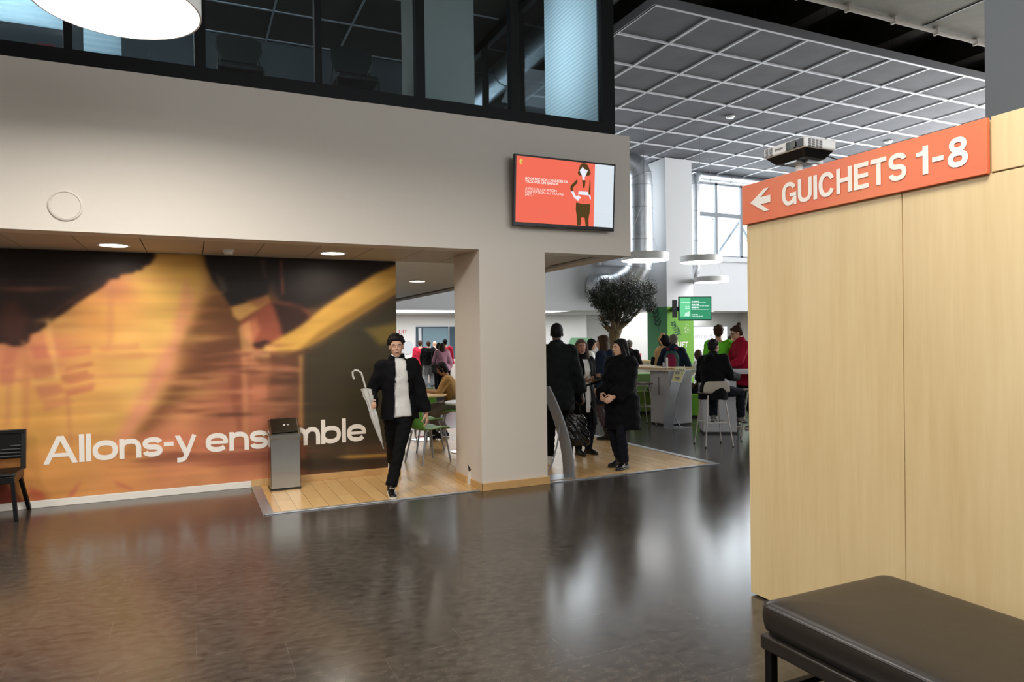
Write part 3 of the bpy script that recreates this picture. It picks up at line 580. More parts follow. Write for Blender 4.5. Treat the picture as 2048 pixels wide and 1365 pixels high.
 ([(-0.630,1.320),(-0.210,1.330),(0.220,1.300),(-0.210,1.270)],'CC7C58',0.025,0.3,1),
 ([(-0.690,1.550),(-0.500,1.580),(-0.320,1.550),(-0.500,1.510)],'CC7C58',0.025,0.3,1),
 ([(-0.120,1.730),(0.160,1.760),(0.460,1.730),(0.160,1.690)],'E0A860',0.025,0.3,1),
 ([(-0.560,2.030),(-0.150,2.060),(0.270,2.050),(-0.150,2.010)],'E0A860',0.025,0.3,1),
 ([(-0.590,1.120),(-0.190,1.120),(0.230,1.100),(-0.190,1.090)],'E0A860',0.025,0.3,1),
 ([(-0.270,2.030),(0.080,2.060),(0.430,2.040),(0.080,2.000)],'CC7C58',0.025,0.3,1),
 ([(-0.340,1.240),(-0.030,1.270),(0.280,1.230),(-0.030,1.190)],'E8BC68',0.025,0.3,1),
 ([(-0.610,0.880),(-0.180,0.880),(0.260,0.840),(-0.190,0.830)],'E0A860',0.025,0.3,1),
 ([(-0.290,1.130),(0.160,1.130),(0.630,1.100),(0.160,1.100)],'E8BC68',0.025,0.3,1),
 ([(-1.590,1.510),(-1.230,1.520),(-0.860,1.500),(-1.230,1.480)],'E0A860',0.025,0.3,1),
 ([(-1.270,0.710),(-1.030,0.720),(-0.790,0.680),(-1.030,0.660)],'CC7C58',0.025,0.3,1),
 ([(-0.550,1.790),(-0.340,1.810),(-0.130,1.800),(-0.340,1.760)],'E0A860',0.025,0.3,1),
 ([(-1.010,1.540),(-0.650,1.560),(-0.270,1.530),(-0.650,1.500)],'CC7C58',0.025,0.3,1),
 ([(-1.190,1.620),(-1.050,1.630),(-0.910,1.620),(-1.050,1.590)],'E0A860',0.025,0.3,1),
 ([(-1.130,1.350),(-0.770,1.360),(-0.390,1.330),(-0.770,1.310)],'CC7C58',0.025,0.3,1),
 ([(-0.640,2.070),(-0.480,2.110),(-0.310,2.080),(-0.480,2.030)],'E0A860',0.025,0.3,1),
 ([(-0.210,1.240),(0.040,1.250),(0.290,1.230),(0.030,1.210)],'CC7C58',0.025,0.3,1),
 ([(-1.000,1.200),(-0.730,1.220),(-0.450,1.190),(-0.730,1.160)],'E8BC68',0.025,0.3,1),
 ([(-1.470,1.920),(-1.260,1.960),(-1.050,1.930),(-1.260,1.880)],'E8BC68',0.025,0.3,1),
 ([(-1.170,1.310),(-0.870,1.340),(-0.560,1.300),(-0.870,1.270)],'E0A860',0.025,0.3,1),
 ([(-1.260,1.420),(-1.090,1.430),(-0.910,1.420),(-1.090,1.390)],'E8BC68',0.025,0.3,1),
 ([(-0.130,2.210),(0.100,2.260),(0.340,2.230),(0.100,2.170)],'E0A860',0.025,0.3,1),
 ([(-1.370,0.780),(-1.050,0.800),(-0.730,0.750),(-1.060,0.730)],'E0A860',0.025,0.3,1),
 ([(-1.160,2.110),(-0.830,2.130),(-0.490,2.130),(-0.830,2.100)],'CC7C58',0.025,0.3,1),
 ([(-0.670,1.040),(-0.370,1.050),(-0.060,1.020),(-0.370,0.990)],'E8BC68',0.025,0.3,1),
 ([(-1.420,1.820),(-1.160,1.840),(-0.890,1.820),(-1.160,1.790)],'E8BC68',0.025,0.3,1),
 ([(-0.300,1.890),(-0.040,1.920),(0.230,1.900),(-0.040,1.850)],'CC7C58',0.025,0.3,1),
 ([(-0.510,0.500),(-0.070,0.470),(0.390,0.440),(-0.070,0.450)],'7a3e30',0.012,0.45,1),
 ([(-0.830,0.370),(-0.500,0.350),(-0.150,0.320),(-0.500,0.330)],'7a3e30',0.012,0.45,1),
 ([(0.130,0.490),(0.650,0.470),(1.200,0.420),(0.650,0.430)],'7a3e30',0.012,0.45,1),
 ([(-0.250,0.340),(0.220,0.320),(0.700,0.270),(0.210,0.270)],'7a3e30',0.012,0.45,1),
 ([(0.190,0.440),(0.820,0.420),(1.500,0.350),(0.820,0.370)],'7a3e30',0.012,0.45,1),
 ([(-0.850,0.500),(-0.270,0.470),(0.360,0.410),(-0.270,0.440)],'7a3e30',0.012,0.45,1),
 ([(0.070,0.440),(0.660,0.420),(1.290,0.360),(0.660,0.370)],'8a4a38',0.012,0.45,1),
 ([(-0.690,0.390),(-0.180,0.360),(0.370,0.300),(-0.180,0.320)],'D89068',0.012,0.45,1),
 ([(-0.250,0.490),(0.350,0.470),(0.990,0.400),(0.350,0.410)],'D89068',0.012,0.45,1),
 ([(0.160,0.370),(0.740,0.340),(1.350,0.280),(0.740,0.300)],'7a3e30',0.012,0.45,1),
]

def lin3(h): return np.array(lin(h)[:3])
rng = np.random.RandomState(3)
def vnoise(u, z, su, sz, seed):
    r = np.random.RandomState(seed); G = r.rand(64, 64); a = (u+9)*su; c = (z+9)*sz
    i, j = np.floor(a).astype(int), np.floor(c).astype(int); fa, fc = a-i, c-j; fa = fa*fa*(3-2*fa); fc = fc*fc*(3-2*fc)
    g = lambda p, q: G[p % 64, q % 64]
    return (g(i, j)*(1-fa)+g(i+1, j)*fa)*(1-fc)+(g(i, j+1)*(1-fa)+g(i+1, j+1)*fa)*fc
W = np.zeros(len(uf)); C3 = np.zeros((len(uf), 3))
for (pu, pz, hx) in MBASE:
    d2 = (uf-pu)**2+(zf-pz)**2; w = 1/(d2+.012)**1.6
    W += w; C3 += w[:, None]*np.array([int(hx[k:k+2], 16)/255 for k in (0, 2, 4)])
C3 /= W[:, None]
def sdf(poly):
    P = np.array(poly); n = len(P); d = np.full(len(uf), 1e9); ins = np.zeros(len(uf), bool)
    for i in range(n):
        a, c = P[i], P[(i+1) % n]; e = c-a; wx, wz = uf-a[0], zf-a[1]
        tt = np.clip((wx*e[0]+wz*e[1])/(e@e+1e-12), 0, 1); d = np.minimum(d, np.hypot(wx-tt*e[0], wz-tt*e[1]))
        cnd = ((a[1] > zf) != (c[1] > zf)) & (uf < (c[0]-a[0])*(zf-a[1])/(c[1]-a[1]+1e-12)+a[0]); ins ^= cnd
    return np.where(ins, -d, d)
def blur(A, sx, sz):
    A = A.reshape(NZ, NX, 3)
    for ax, sg in ((1, sx), (0, sz)):
        n = int(3*sg)+1; k = np.exp(-np.arange(-n, n+1)**2/(2*sg*sg)); k /= k.sum()
        pad = [(0, 0)]*3; pad[ax] = (n, n); B = np.pad(A, pad, mode='edge'); out = 0
        for i, w_ in enumerate(k): out = out+w_*(B[:, i:i+NX] if ax == 1 else B[i:i+NZ])
        A = out
    return A.reshape(-1, 3)
C3 = C3*.95+.05*np.array([.74, .50, .42])
order = [p_ for p_ in MPOLY if not p_[4]]+[None]+[p_ for p_ in MPOLY if p_[4]]
for item in order:
    if item is None: C3 = blur(C3, 2.2, 1.6); continue
    poly, hx, soft, op, _cr = item
    wv = vnoise(uf, zf, 9, 9, 5)*.5
    a = np.clip(.5-sdf(poly)/(soft*2), 0, 1); a = a*a*(3-2*a)*op
    c = np.array([int(hx[k:k+2], 16)/255 for k in (0, 2, 4)]); C3 = C3*(1-a[:, None])+c*a[:, None]
C3 = blur(C3, 1.3, 1.1)
st = vnoise(uf, zf, .9, 22, 11)-.5; st2 = vnoise(uf, zf, 3.0, 9, 12)-.5; st3 = vnoise(uf, zf, 5, 5, 13)-.5
C3 = np.clip(C3*(1+.07*st+.08*st2+.05*st3)[:, None], 0, 1)
C3 = np.clip(C3*1.02, 0, 1)
Cl = np.where(C3 <= .04045, C3/12.92, ((C3+.055)/1.055)**2.4)
vv = np.stack([uf, np.full(len(uf), 8.4985), zf], 1)
idx = np.arange(NX*NZ).reshape(NZ, NX)
ff = np.stack([idx[:-1, :-1].ravel(), idx[:-1, 1:].ravel(), idx[1:, 1:].ravel(), idx[1:, :-1].ravel()], 1)
nv = len(vv)
bv = [(U0, 8.505, Z0), (U1, 8.505, Z0), (U1, 8.505, Z1), (U0, 8.505, Z1)]
me = bpy.data.meshes.new('mural'); me.from_pydata(vv.tolist()+bv, [], ff.tolist()+[(nv+3, nv+2, nv+1, nv), (nv, nv+1, NX-1, 0)])
ca = me.color_attributes.new('print', 'FLOAT_COLOR', 'POINT')
arr = np.ones((nv+4, 4), np.float32); arr[:nv, :3] = Cl; arr[nv:, :3] = .1; ca.data.foreach_set('color', arr.ravel())
def mural_mat(nt, b):
    a = nt.nodes.new('ShaderNodeAttribute'); a.attribute_name = 'print'; nt.links.new(a.outputs['Color'], b.inputs['Base Color']); b.inputs['Roughness'].default_value = .55; b.inputs['Specular IOR Level'].default_value = .3
me.materials.append(nodes_tex('mural_print', mural_mat))
mural = bpy.data.objects.new('wall_mural_print', me); COL.objects.link(mural); mural.name = 'mural'
tag(mural, 'large orange and brown printed wall mural of a blurred walking shoe with a white slogan', 'mural')
MX, MZ, MS = -1.40, .445, .405
lettering('Allons-y ensemble', 'letter_white', .285, .0025, frame_T((MX, 8.4975, .437), (1, 0, 0), (0, 0, 1)), mural, 3.33, t=.188, gap=.05)

# ================================================================ LAMPS
def pendant(c, r, zb, ztop, label, disc, cable_h=1.4, hh=.17, group='round pendant lamps of the hall', energy=0):
    root = empty('pendant_lamp', (c[0], c[1], zb), 0, label, 'lamp', group)
    MB().lathe([(r-.012, .0), (r, .0), (r, hh-.01), (r-.02, hh), (0, hh)], n=64).build('housing', 'white_plastic', root, smooth=True)
    MB().lathe([(0, .001), (r-.013, .001), (r-.013, .02), (0, .02)], n=64).build('diffuser', disc, root, smooth=True)
    for k in range(3):
        a = 2*PI*k/3+.5
        MB().tube([((r-.06)*math.cos(a), (r-.06)*math.sin(a), hh-.01), (0.02*math.cos(a), .02*math.sin(a), cable_h)], .003, 5).build('suspension_cable', 'white_plastic', root)
    MB().tube([(0, 0, cable_h-.02), (0, 0, ztop-zb)], .006, 6).build('ceiling_rod', 'grey_metal', root)
    if energy:
        l = bpy.data.lights.new('lamp_light', 'AREA'); l.shape = 'DISK'; l.size = 2*r; l.energy = energy; l.color = (1, .95, .89); l.spread = math.radians(172)
        o = bpy.data.objects.new('lamp_light', l); COL.objects.link(o); o.location = (c[0], c[1], zb-.005)
    return root
pendant((-.384, 4.908), .473, 3.75, 6.85, 'huge glowing white disc lamp hanging in front of the upper office glazing', 'lamp_disc', energy=105)
pendant(at(1290, 510, 16.1)[:2], .55, 3.42, 7.36, 'round white pendant lamp beside the thick silver duct, partly behind the facade corner', 'lamp_disc_far')
pendant(at(1402, 517, 18.6)[:2], .55, 3.62, 7.36, 'higher of the two pendant discs hanging before the high window', 'lamp_disc_far')
pendant(at(1423, 557, 22.2)[:2], .54, 3.36, 7.36, 'lowest and smallest of the hanging disc lamps, above the green screen', 'lamp_disc_far')
for i, (x, y, e) in enumerate([(-3.6, 4.9, 70), (-.4, 1.6, 75), (2.6, 4.7, 22), (2.2, 1.4, 70), (-3.6, 1.6, 60), (-.4, -2, 60), (3.0, -2, 50), (6, 2, 40)]):  # unseen disc lights added to brighten the foreground, no lamp bodies
    l = bpy.data.lights.new('added_disc_fill', 'AREA'); l.shape = 'DISK'; l.size = .95; l.energy = e; l.color = (1, .95, .89); l.spread = math.radians(172)
    o = bpy.data.objects.new('added_disc_fill', l); COL.objects.link(o); o.location = (x, y, 3.75)
def downlight(x, y, z, label, r=.125, e=7, group='recessed downlights of the passage ceiling'):
    root = empty('downlight', (x, y, z), 0, label, 'ceiling light', group)
    MB().lathe([(r, .012), (r, -.004), (r+.022, -.006), (r+.028, .0), (r+.028, .012)], n=36).build('trim_ring', 'white_plastic', root, smooth=True)
    MB().lathe([(0, -.001), (r, -.001), (r, .008), (0, .008)], n=36).build('diffuser', 'downlight_glow', root)
    if e:
        l = bpy.data.lights.new('downlight_beam', 'AREA'); l.shape = 'DISK'; l.size = 2*r; l.energy = e; l.color = (1, .92, .82); l.spread = math.radians(165)
        o = bpy.data.objects.new('downlight_beam', l); COL.objects.link(o); o.location = (x, y, z-.02)
downlight(-.69, 7.92, 2.648, 'left recessed ceiling light above the mural')
downlight(1.45, 7.90, 2.648, 'recessed ceiling light above the waste bin end of the mural')
downlight(3.47, 11.3, 2.648, 'small recessed light in the slatted passage ceiling beside the pillar', e=12)
downlight(-2.85, 7.92, 2.648, 'recessed ceiling light left of the picture edge above the black chair') if False else None
for x, y, e in ((-2.85, 7.92, 8), (3.47, 14.5, 12), (1.2, 11.3, 8)):
    l = bpy.data.lights.new('downlight_beam', 'AREA'); l.shape = 'DISK'; l.size = .25; l.energy = e; l.color = (1, .92, .82)
    o = bpy.data.objects.new('downlight_beam', l); COL.objects.link(o); o.location = (x, y, 2.63)
for q, lab in (((865, 625), 'tiny ceiling spot above the crowd by the dark window'), ((1167, 620.5), 'small ceiling spot left of the olive tree crown'), ((1285, 626.5), 'small ceiling spot at the left edge of the green column')):
    p = fl(*q, z=2.61); downlight(p.x, p.y, 2.61, lab, r=.22, e=0, group='ceiling spots of the far zone')
def light_panel(x0, x1, y0, y1, label):
    b = MB().box(x0, x1, y0, y1, 2.59, 2.614); tag(b.build('light_panel', 'cove_glow'), label, 'ceiling light', 'long light panels of the far zone')
light_panel(4.2, 9.4, 21.4, 23.2, 'long bright light panel on the far ceiling left of the pillar')
light_panel(10.2, 12.2, 21.4, 23.2, 'bright light panel on the far ceiling right of the pillar')
light_panel(17.0, 18.6, 21.4, 22.4, 'short light panel on the far ceiling right of the green screen')
def detector(p, label, r=.06):
    root = empty('smoke_detector', p, 0, label, 'smoke detector')
    MB().lathe([(r, 0), (r, -.018), (0, -.018)], n=24).build('base', 'white_plastic', root, smooth=True)
    MB().lathe([(r*.8, -.018), (r*.7, -.05), (0, -.055)], n=24).build('sensor', 'white_plastic', root, smooth=True)
detector((.37, 7.94, 2.652), 'small white smoke detector between the two downlights over the mural')
detector((12.77, 13.99, 7.34), 'white smoke detector on the grid ceiling above the pendant lamps', .12)
detector((18.82, 14.01, 7.34), 'white smoke detector on the grid ceiling right of the projector', .12)
mat('bezel_cream', '#d9d1c5', .6)
r = empty('wall_speaker', (-.97, 7.06, 2.87), 0, 'round white loudspeaker on the facade wall above the mural', 'speaker')
T = Matrix.Rotation(PI/2, 4, 'X')
m = MB().lathe([(.113, 0), (.13, 0), (.13, .018), (.118, .026), (.113, .02)], n=48); m.v = [tuple(T@Vector(v)) for v in m.v]; m.build('bezel', 'bezel_cream', r, smooth=True)
m = MB().lathe([(.112, 0), (.112, .018), (0, .02)], n=48); m.v = [tuple(T@Vector(v)) for v in m.v]; m.build('grille', 'plaster', r, smooth=True)

# ================================================================ TELEVISION ON THE FACADE
SW, SH = 1.262, .718
root = empty('wall_television', (3.893, 6.93, 3.305), 0, 'black wall television on the facade showing an orange slide with a drawn woman', 'television')
tilt = Matrix.Rotation(math.radians(4), 4, 'X')
def scr_T(dy): return tilt@Matrix.Translation((-SW/2, -dy, -SH/2+.012))@Matrix.Rotation(PI/2, 4, 'X')
b = MB().box(-.657, .657, -.012, .03, -.39, .392, tilt); b.build('casing', 'black_plastic', root, bevel=.006)
b = MB().box(-.3, .3, .03, .12, -.2, .2, tilt); b.build('wall_bracket', 'black_plastic', root)
glow('scr_orange', '#f4705a', 1.0); glow('scr_white', '#e2ecf4', .95); glow('scr_brown', '#5a4626', .9); glow('scr_text', '#fbe3dc', 1.05); glow('scr_face', '#eef0ff', 1.0); glow('scr_yellow', '#e0c860', 1.1); glow('scr_grey', '#b9927f', 1.0); glow('scr_red', '#d84030', 1)
def scr_poly(parent, poly, m, dy, name):
    mb = MB()
    for pl in poly: mb.prism([(x*SW, y*SH) for x, y in pl], .0008, (0, 0, 0), ((1, 0, 0), (0, 1, 0)))
    T = scr_T(dy); mb.v = [tuple(T@Vector(v)) for v in mb.v]; return mb.build(name, m, parent)
scr = scr_poly(root, [[(0, 0), (1, 0), (1, 1), (0, 1)]], 'scr_orange', .0135, 'screen')
SP = {
 'hair': [(0.653,0.985),(0.667,0.994),(0.693,0.994),(0.712,0.973),(0.728,0.936),(0.738,0.893),(0.749,0.856),(0.747,0.827),(0.734,0.809),(0.712,0.798),(0.698,0.792),(0.700,0.809),(0.718,0.884),(0.682,0.901),(0.661,0.936),(0.653,0.907),(0.634,0.877),(0.640,0.839),(0.656,0.802),(0.650,0.793),(0.633,0.793),(0.620,0.804),(0.614,0.829),(0.622,0.869),(0.630,0.920),(0.638,0.960)],
 'face': [(0.661,0.934),(0.682,0.901),(0.722,0.885),(0.704,0.826),(0.692,0.785),(0.685,0.768),(0.692,0.735),(0.663,0.726),(0.665,0.762),(0.656,0.802),(0.640,0.839),(0.632,0.876),(0.646,0.901)],
 'larm': [(0.609,0.732),(0.614,0.674),(0.584,0.625),(0.566,0.584),(0.571,0.538),(0.549,0.529),(0.539,0.580),(0.546,0.626),(0.576,0.674)],
 'lhand': [(0.549,0.531),(0.573,0.539),(0.587,0.498),(0.599,0.465),(0.627,0.479),(0.651,0.451),(0.650,0.434),(0.636,0.425),(0.630,0.393),(0.619,0.389),(0.613,0.413),(0.597,0.417),(0.574,0.452)],
 'neck': [(0.659,0.721),(0.697,0.725),(0.689,0.605),(0.673,0.603)],
 'rarm': [(0.742,0.754),(0.750,0.699),(0.750,0.632),(0.750,0.542),(0.746,0.499),(0.733,0.501),(0.733,0.585),(0.738,0.653)],
 'rhand': [(0.735,0.498),(0.746,0.503),(0.756,0.476),(0.757,0.425),(0.745,0.447)],
 'belt': [(0.628,0.543),(0.727,0.548),(0.735,0.490),(0.621,0.494)],
 'skirt': [(0.603,0.365),(0.674,0.345),(0.751,0.357),(0.749,0.229),(0.737,0.116),(0.741,0.002),(0.708,0.001),(0.696,0.132),(0.659,0.132),(0.655,0.005),(0.619,0.001),(0.612,0.147),(0.601,0.256)]}
scr_poly(scr, [[(.794, 0), (1, 0), (1, 1), (.794, 1)]], 'scr_white', .0145, 'white_panel')
for k_, n_ in (('face', 'drawn_face'), ('lhand', 'drawn_hand'), ('rhand', 'drawn_hand'), ('belt', 'drawn_belt')): scr_poly(scr, [SP[k_]], 'scr_face', .0146, n_)
for k_, n_ in (('hair', 'drawn_hair'), ('larm', 'drawn_sleeve'), ('rarm', 'drawn_sleeve'), ('neck', 'drawn_blouse'), ('skirt', 'drawn_skirt')): scr_poly(scr, [SP[k_]], 'scr_brown', .0155, n_)
scr_poly(scr, [[(.6755, .42), (.677, .42), (.677, .35), (.6755, .35)]], 'scr_brown', .0155, 'drawn_seam')
scr_poly(scr, [[(0.046,0.962),(0.058,0.945),(0.062,0.908),(0.048,0.879),(0.031,0.893),(0.029,0.935)]], 'scr_yellow', .0146, 'crest')
scr_poly(scr, [[(0.048,0.930),(0.059,0.932),(0.059,0.900),(0.049,0.892)]], 'scr_red', .0155, 'crest_shield')
dots = [[(x+.026*(i)+.013*(j % 2), .03+.04*j+.0) for x, j_ in ((0, 0),)] for i in range(0) for j in range(0)]
dp = []
for j in range(6):
    for i in range(30):
        u = .14+.028*i+(.014 if j % 2 else 0); v = .03+.035*j
        if .60 < u < .76 or u > .97: continue
        dp.append([(u, v), (u+.003, v), (u+.003, v+.006), (u, v+.006)])
scr_poly(scr, dp, 'scr_grey', .0146, 'dot_pattern')['kind'] = 'stuff'
text('lettering', 'BOOSTEZ VOS CHANCES DE\nTROUVER UN EMPLOI', 'scr_text', .038, .0008, scr_T(.015)@Matrix.Translation((.087*SW, .655*SH, 0)), scr, bold=.0012, fitw=.428*SW, line=.88)
text('lettering', "AVEC L'ALLOCATION\nD'INITIATION AU TRAVAIL\n(AIT) !", 'scr_text', .037, .0008, scr_T(.015)@Matrix.Translation((.087*SW, .50*SH, 0)), scr, bold=.0002, fitw=.39*SW, line=.88)
text('maker_name', 'SONY', 'grey_metal', .012, .0008, scr_T(.0135)@Matrix.Translation((.49*SW, -.025*SH, 0)), root)

# ================================================================ GREEN COLUMN AND ITS SCREEN
cx0, cx1, cy0, cy1 = 13.74, 14.78, 18.0, 19.05
b = MB().box(cx0, cx1, cy0, cy1, 0, 7.34); col = struct('pillar_green', b, 'plaster_cool')
MB().box(cx0+.006, cx1+.004, cy0-.004, cy0, 0, 2.6).build('green_panel', 'green_paint', col)
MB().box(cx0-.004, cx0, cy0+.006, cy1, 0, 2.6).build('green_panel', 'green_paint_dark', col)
def leaf_spray(mb, T, L=.75, n=6, w=.085):
    P = [Vector((0, 0, 0)), Vector((L*.35, L*.28, 0)), Vector((L*.62, L*.62, 0)), Vector((L*.7, L, 0))]
    def cur(t):
        k = min(int(t*3), 2); s = t*3-k; return P[k].lerp(P[k+1], s)
    for i in range(n):
        for sgn in (1, -1):
            t = .12+.8*i/n; a = cur(t); d = (cur(min(t+.1, 1))-a).normalized(); q = Vector((-d.y, d.x, 0))*sgn
            dd = (d*.75+q*.9).normalized(); ln = L*.36*(1-.35*t); s = Vector((-dd.y, dd.x, 0))*w*.4
            pl = [a, a+dd*ln*.3+s, a+dd*ln*.65+s*.9, a+dd*ln, a+dd*ln*.65-s*.9, a+dd*ln*.3-s]
            mb.prism([(p.x, p.y) for p in pl], .002, (0, 0, 0), ((1, 0, 0), (0, 1, 0)))
    mb.prism([(0, .008), (P[1].x, P[1].y+.008), (P[2].x, P[2].y+.006), (P[3].x, P[3].y), (P[2].x+.006, P[2].y-.008), (P[1].x, P[1].y-.01), (.01, -.008)], .002, (0, 0, 0), ((1, 0, 0), (0, 1, 0)))
    mb.v = [tuple(T@Vector(v)) for v in mb.v]
mb = MB(); leaf_spray(mb, frame_T((14.30, cy0-.007, 1.68), (-1, 0, 0), (0, 0, 1))@Matrix.Scale(.66, 4)); mb.build('painted_leaf', 'leaf_paint', col)
mb = MB(); leaf_spray(mb, frame_T((cx0-.007, 18.45, 1.85), (0, -1, 0), (0, 0, 1))@Matrix.Rotation(math.radians(60), 4, 'Z'), L=.8, w=.11); mb.build('painted_leaf', 'leaf_paint', col)
mb = MB()
for i in range(22): mb.box(*(lambda x, z: (x, x+.022, cy0-.007, cy0-.004, z, z+.022))(14.42+random.random()*.2, 1.72+random.random()*.36))
mb.build('white_dots', 'white_paint', col)
text('lettering', 'LIFT', 'white_paint', .24, .003, frame_T((14.12, cy0-.008, 1.30), (1, 0, 0), (0, 0, 1)), col, bold=.006)
text('lettering', 'refaits', 'white_paint', .12, .003, frame_T((14.2, cy0-.008, 1.19), (1, 0, 0), (0, 0, 1)), col)
gT = frame_T(at(1390, 617.5, 21.5), R_, (0, 0, 1))@Matrix.Scale(1.08, 4)
root = empty('screen_monitor', (0, 0, 0), 0, 'black framed monitor with a green timetable slide fixed to the green column', 'monitor'); root.matrix_world = gT
glow('scr_green', '#3f9a72', 1.0); glow('scr_green_light', '#6fd29a', 1.1); glow('scr_w', '#e8fff4', 1.2)
MB().box(-.475, .475, -.345, .345, -.05, .0).build('casing', 'black_plastic', root, bevel=.008)
s2 = MB().box(-.447, .447, -.31, .322, .001, .002).build('screen', 'scr_green', root)
MB().box(-.43, -.13, -.235, .31, .003, .004).build('panel', 'scr_green_light', s2)
mb = MB()
for z, a, w in ((.19, -.10, .22), (.155, -.10, .42), (.10, -.10, .22), (.065, -.10, .53), (.01, -.10, .2), (-.03, -.10, .52), (-.19, -.10, .2), (-.225, -.10, .32), (.165, -.40, .27), (.05, -.28, .14), (.0, -.28, .13)):
    x = a
    while x < a+w-.02:
        ww = random.uniform(.03, .08); h = .026 if w < .3 and a > -.2 else .014; mb.box(x, min(x+ww, a+w), z, z+h, .0045, .005); x += ww+.012
mb.build('text_lines', 'scr_w', s2)
mb = MB()
for k in range(4): mb.prism([(-.30+.035*k, -.23), (-.285+.035*k, -.15+.02*k), (-.255+.03*k, -.11+.012*k), (-.27+.035*k, -.2)], .001, (0, 0, .0045), ((1, 0, 0), (0, 1, 0)))
mb.build('leaf_mark', 'scr_w', s2)
MB().box(-.62, -.5, -.25, .25, -.16, -.04).build('loudspeaker', 'black_plastic', root)
MB().box(-.52, -.42, -.06, .06, -.68, -.05).box(-.52, .1, -.06, .06, -.10, -.05).build('bracket_arm', 'black_plastic', root)

# ================================================================ DUCTS AND HIGH WALL THINGS
def duct(pts, r, name, label, seams=True):
    root = empty(name, (0, 0, 0), 0, label, 'duct')
    MB().tube(pts, r, 28).build('pipe', 'duct_steel', root, smooth=True)
    for i in range(len(pts)-2):
        a, c = Vector(pts[i]), Vector(pts[i+1]); d = (c-a).normalized(); MB().tube([c-d*.02, c+d*.02], r+.012, 28).build('seam_ring', 'alu', root, smooth=True)
duct([(11.9, 18.9, 7.25), (12.3, 18.6, 7.24), (12.62, 18.4, 7.16), (12.82, 18.3, 6.98), (12.91, 18.25, 6.7), (12.92, 18.25, 6.4), (12.92, 18.25, 5.7), (12.92, 18.25, 4.7), (12.92, 18.25, 4.15), (12.89, 18.30, 3.85), (12.78, 18.42, 3.58), (12.58, 18.65, 3.40), (12.36, 18.95, 3.32), (12.16, 19.3, 3.3), (12.0, 19.62, 3.3)], .41, 'ventilation_duct', 'thick silver ventilation duct running down the wall behind the olive tree')
duct([(15.9, 19.0, 7.18), (15.72, 18.95, 7.1), (15.67, 18.9, 6.8), (15.67, 18.9, 5.9), (15.67, 18.9, 4.9), (15.67, 18.9, 4.0), (15.67, 19.1, 3.6), (15.62, 19.62, 3.3)], .145, 'ventilation_duct', 'thin silver duct running down beside the high window')
duct([(15.9, 19.25, 7.22), (17.5, 19.25, 7.22), (19.2, 19.25, 7.22), (21.5, 19.25, 7.22)], .15, 'ventilation_duct', 'horizontal silver duct along the top edge of the high window')
duct([(6.85, 8.2, 7.95), (6.85, 10, 7.95), (6.85, 12, 7.95), (6.85, 15, 7.95), (6.85, 19.4, 7.95)], .32, 'ventilation_duct', 'silver duct lying above the corner of the grid ceiling')
p = at(1252, 525, 22); b = MB().box(p.x-.5, p.x+.55, 19.1, 19.6, 3.98, 4.16); b.box(p.x-.6, p.x-.3, 18.95, 19.1, 4.1, 4.28); tag(b.build('cable_tray', 'plaster_cool'), 'pale wall mounted tray left of the thick silver duct', 'cable tray')

# ================================================================ MAPLE PARTITION, SIGN, PROJECTOR
root = empty('wood_partition', (3.27, 1, 0), 0, 'tall pale maple partition wall panel behind the black bench', 'partition')
def pp(x0, x1, y0, y1, z0, z1, n, bev=.002): MB().box(x0-3.27, x1-3.27, y0-1, y1-1, z0, z1).build(n, 'maple_veneer', root, bevel=bev)
pp(3.262, 3.36, 2.360, 3.415, .012, 2.385, 'panel'); pp(3.262, 3.36, 1.28, 2.356, .012, 2.385, 'panel'); pp(3.262, 3.36, .2, 1.276, .012, 2.385, 'panel'); pp(3.262, 3.36, -.9, .196, .012, 2.385, 'panel')
pp(3.262, 3.36, -.9, 1.925, 2.392, 2.64, 'top_board'); pp(3.266, 3.36, 3.418, 3.44, .012, 2.385, 'edge_trim'); pp(3.275, 3.36, 1.93, 3.44, 2.385, 2.63, 'top_rail')
MB().box(.03, .08, -1.9, 2.40, 0, .012).build('plinth', 'charcoal', root)
# the box continues to the right behind the front panels (counter cubicle)
MB().box(.09, 1.6, 2.38, 2.44, .0, 2.6).build('return_panel', 'maple_veneer', root)
sg = empty('direction_sign', (3.25, 2.69, 2.51), 0, 'orange sign reading GUICHETS 1-8 with a white arrow on top of the partition', 'sign')
def osign(nt, b):
    N, L = nt.nodes, nt.links; tc = N.new('ShaderNodeTexCoord'); n = N.new('ShaderNodeTexNoise'); n.inputs['Scale'].default_value = 2; L.new(tc.outputs['Object'], n.inputs[0])
    cr = N.new('ShaderNodeValToRGB'); e = cr.color_ramp.elements; e[0].position = .3; e[0].color = lin('#de6a48'); e[1].position = .7; e[1].color = lin('#e07a4c'); L.new(n.outputs[0], cr.inputs[0]); L.new(cr.outputs[0], b.inputs['Base Color']); b.inputs['Roughness'].default_value = .45
nodes_tex('orange_board', osign)
MB().box(-.012, .012, -.76, .76, -.125, .125).build('board', 'orange_board', sg, bevel=.002)
sT = lambda y, z: frame_T((-.0145, y-2.69, z-2.51), (0, -1, 0), (0, 0, 1))
lettering('GUICHETS', 'letter_white', .138, .0012, sT(3.112, 2.443), sg, .80, t=.175, gap=.085)
lettering('1-8', 'letter_white', .138, .0012, sT(2.262, 2.443), sg, .252, t=.19, gap=.13)
mb = MB(); AR = [(0, 0), (.115, .07), (.155, .07), (.085, .022), (.165, .022), (.165, -.022), (.085, -.022), (.155, -.07), (.115, -.07)]
mb.prism([(x, y) for x, y in AR], .003, (0, 0, 0), ((1, 0, 0), (0, 1, 0))); T = sT(3.37, 2.512); mb.v = [tuple(T@Vector(v)) for v in mb.v]; mb.build('arrow', 'letter_white', sg)
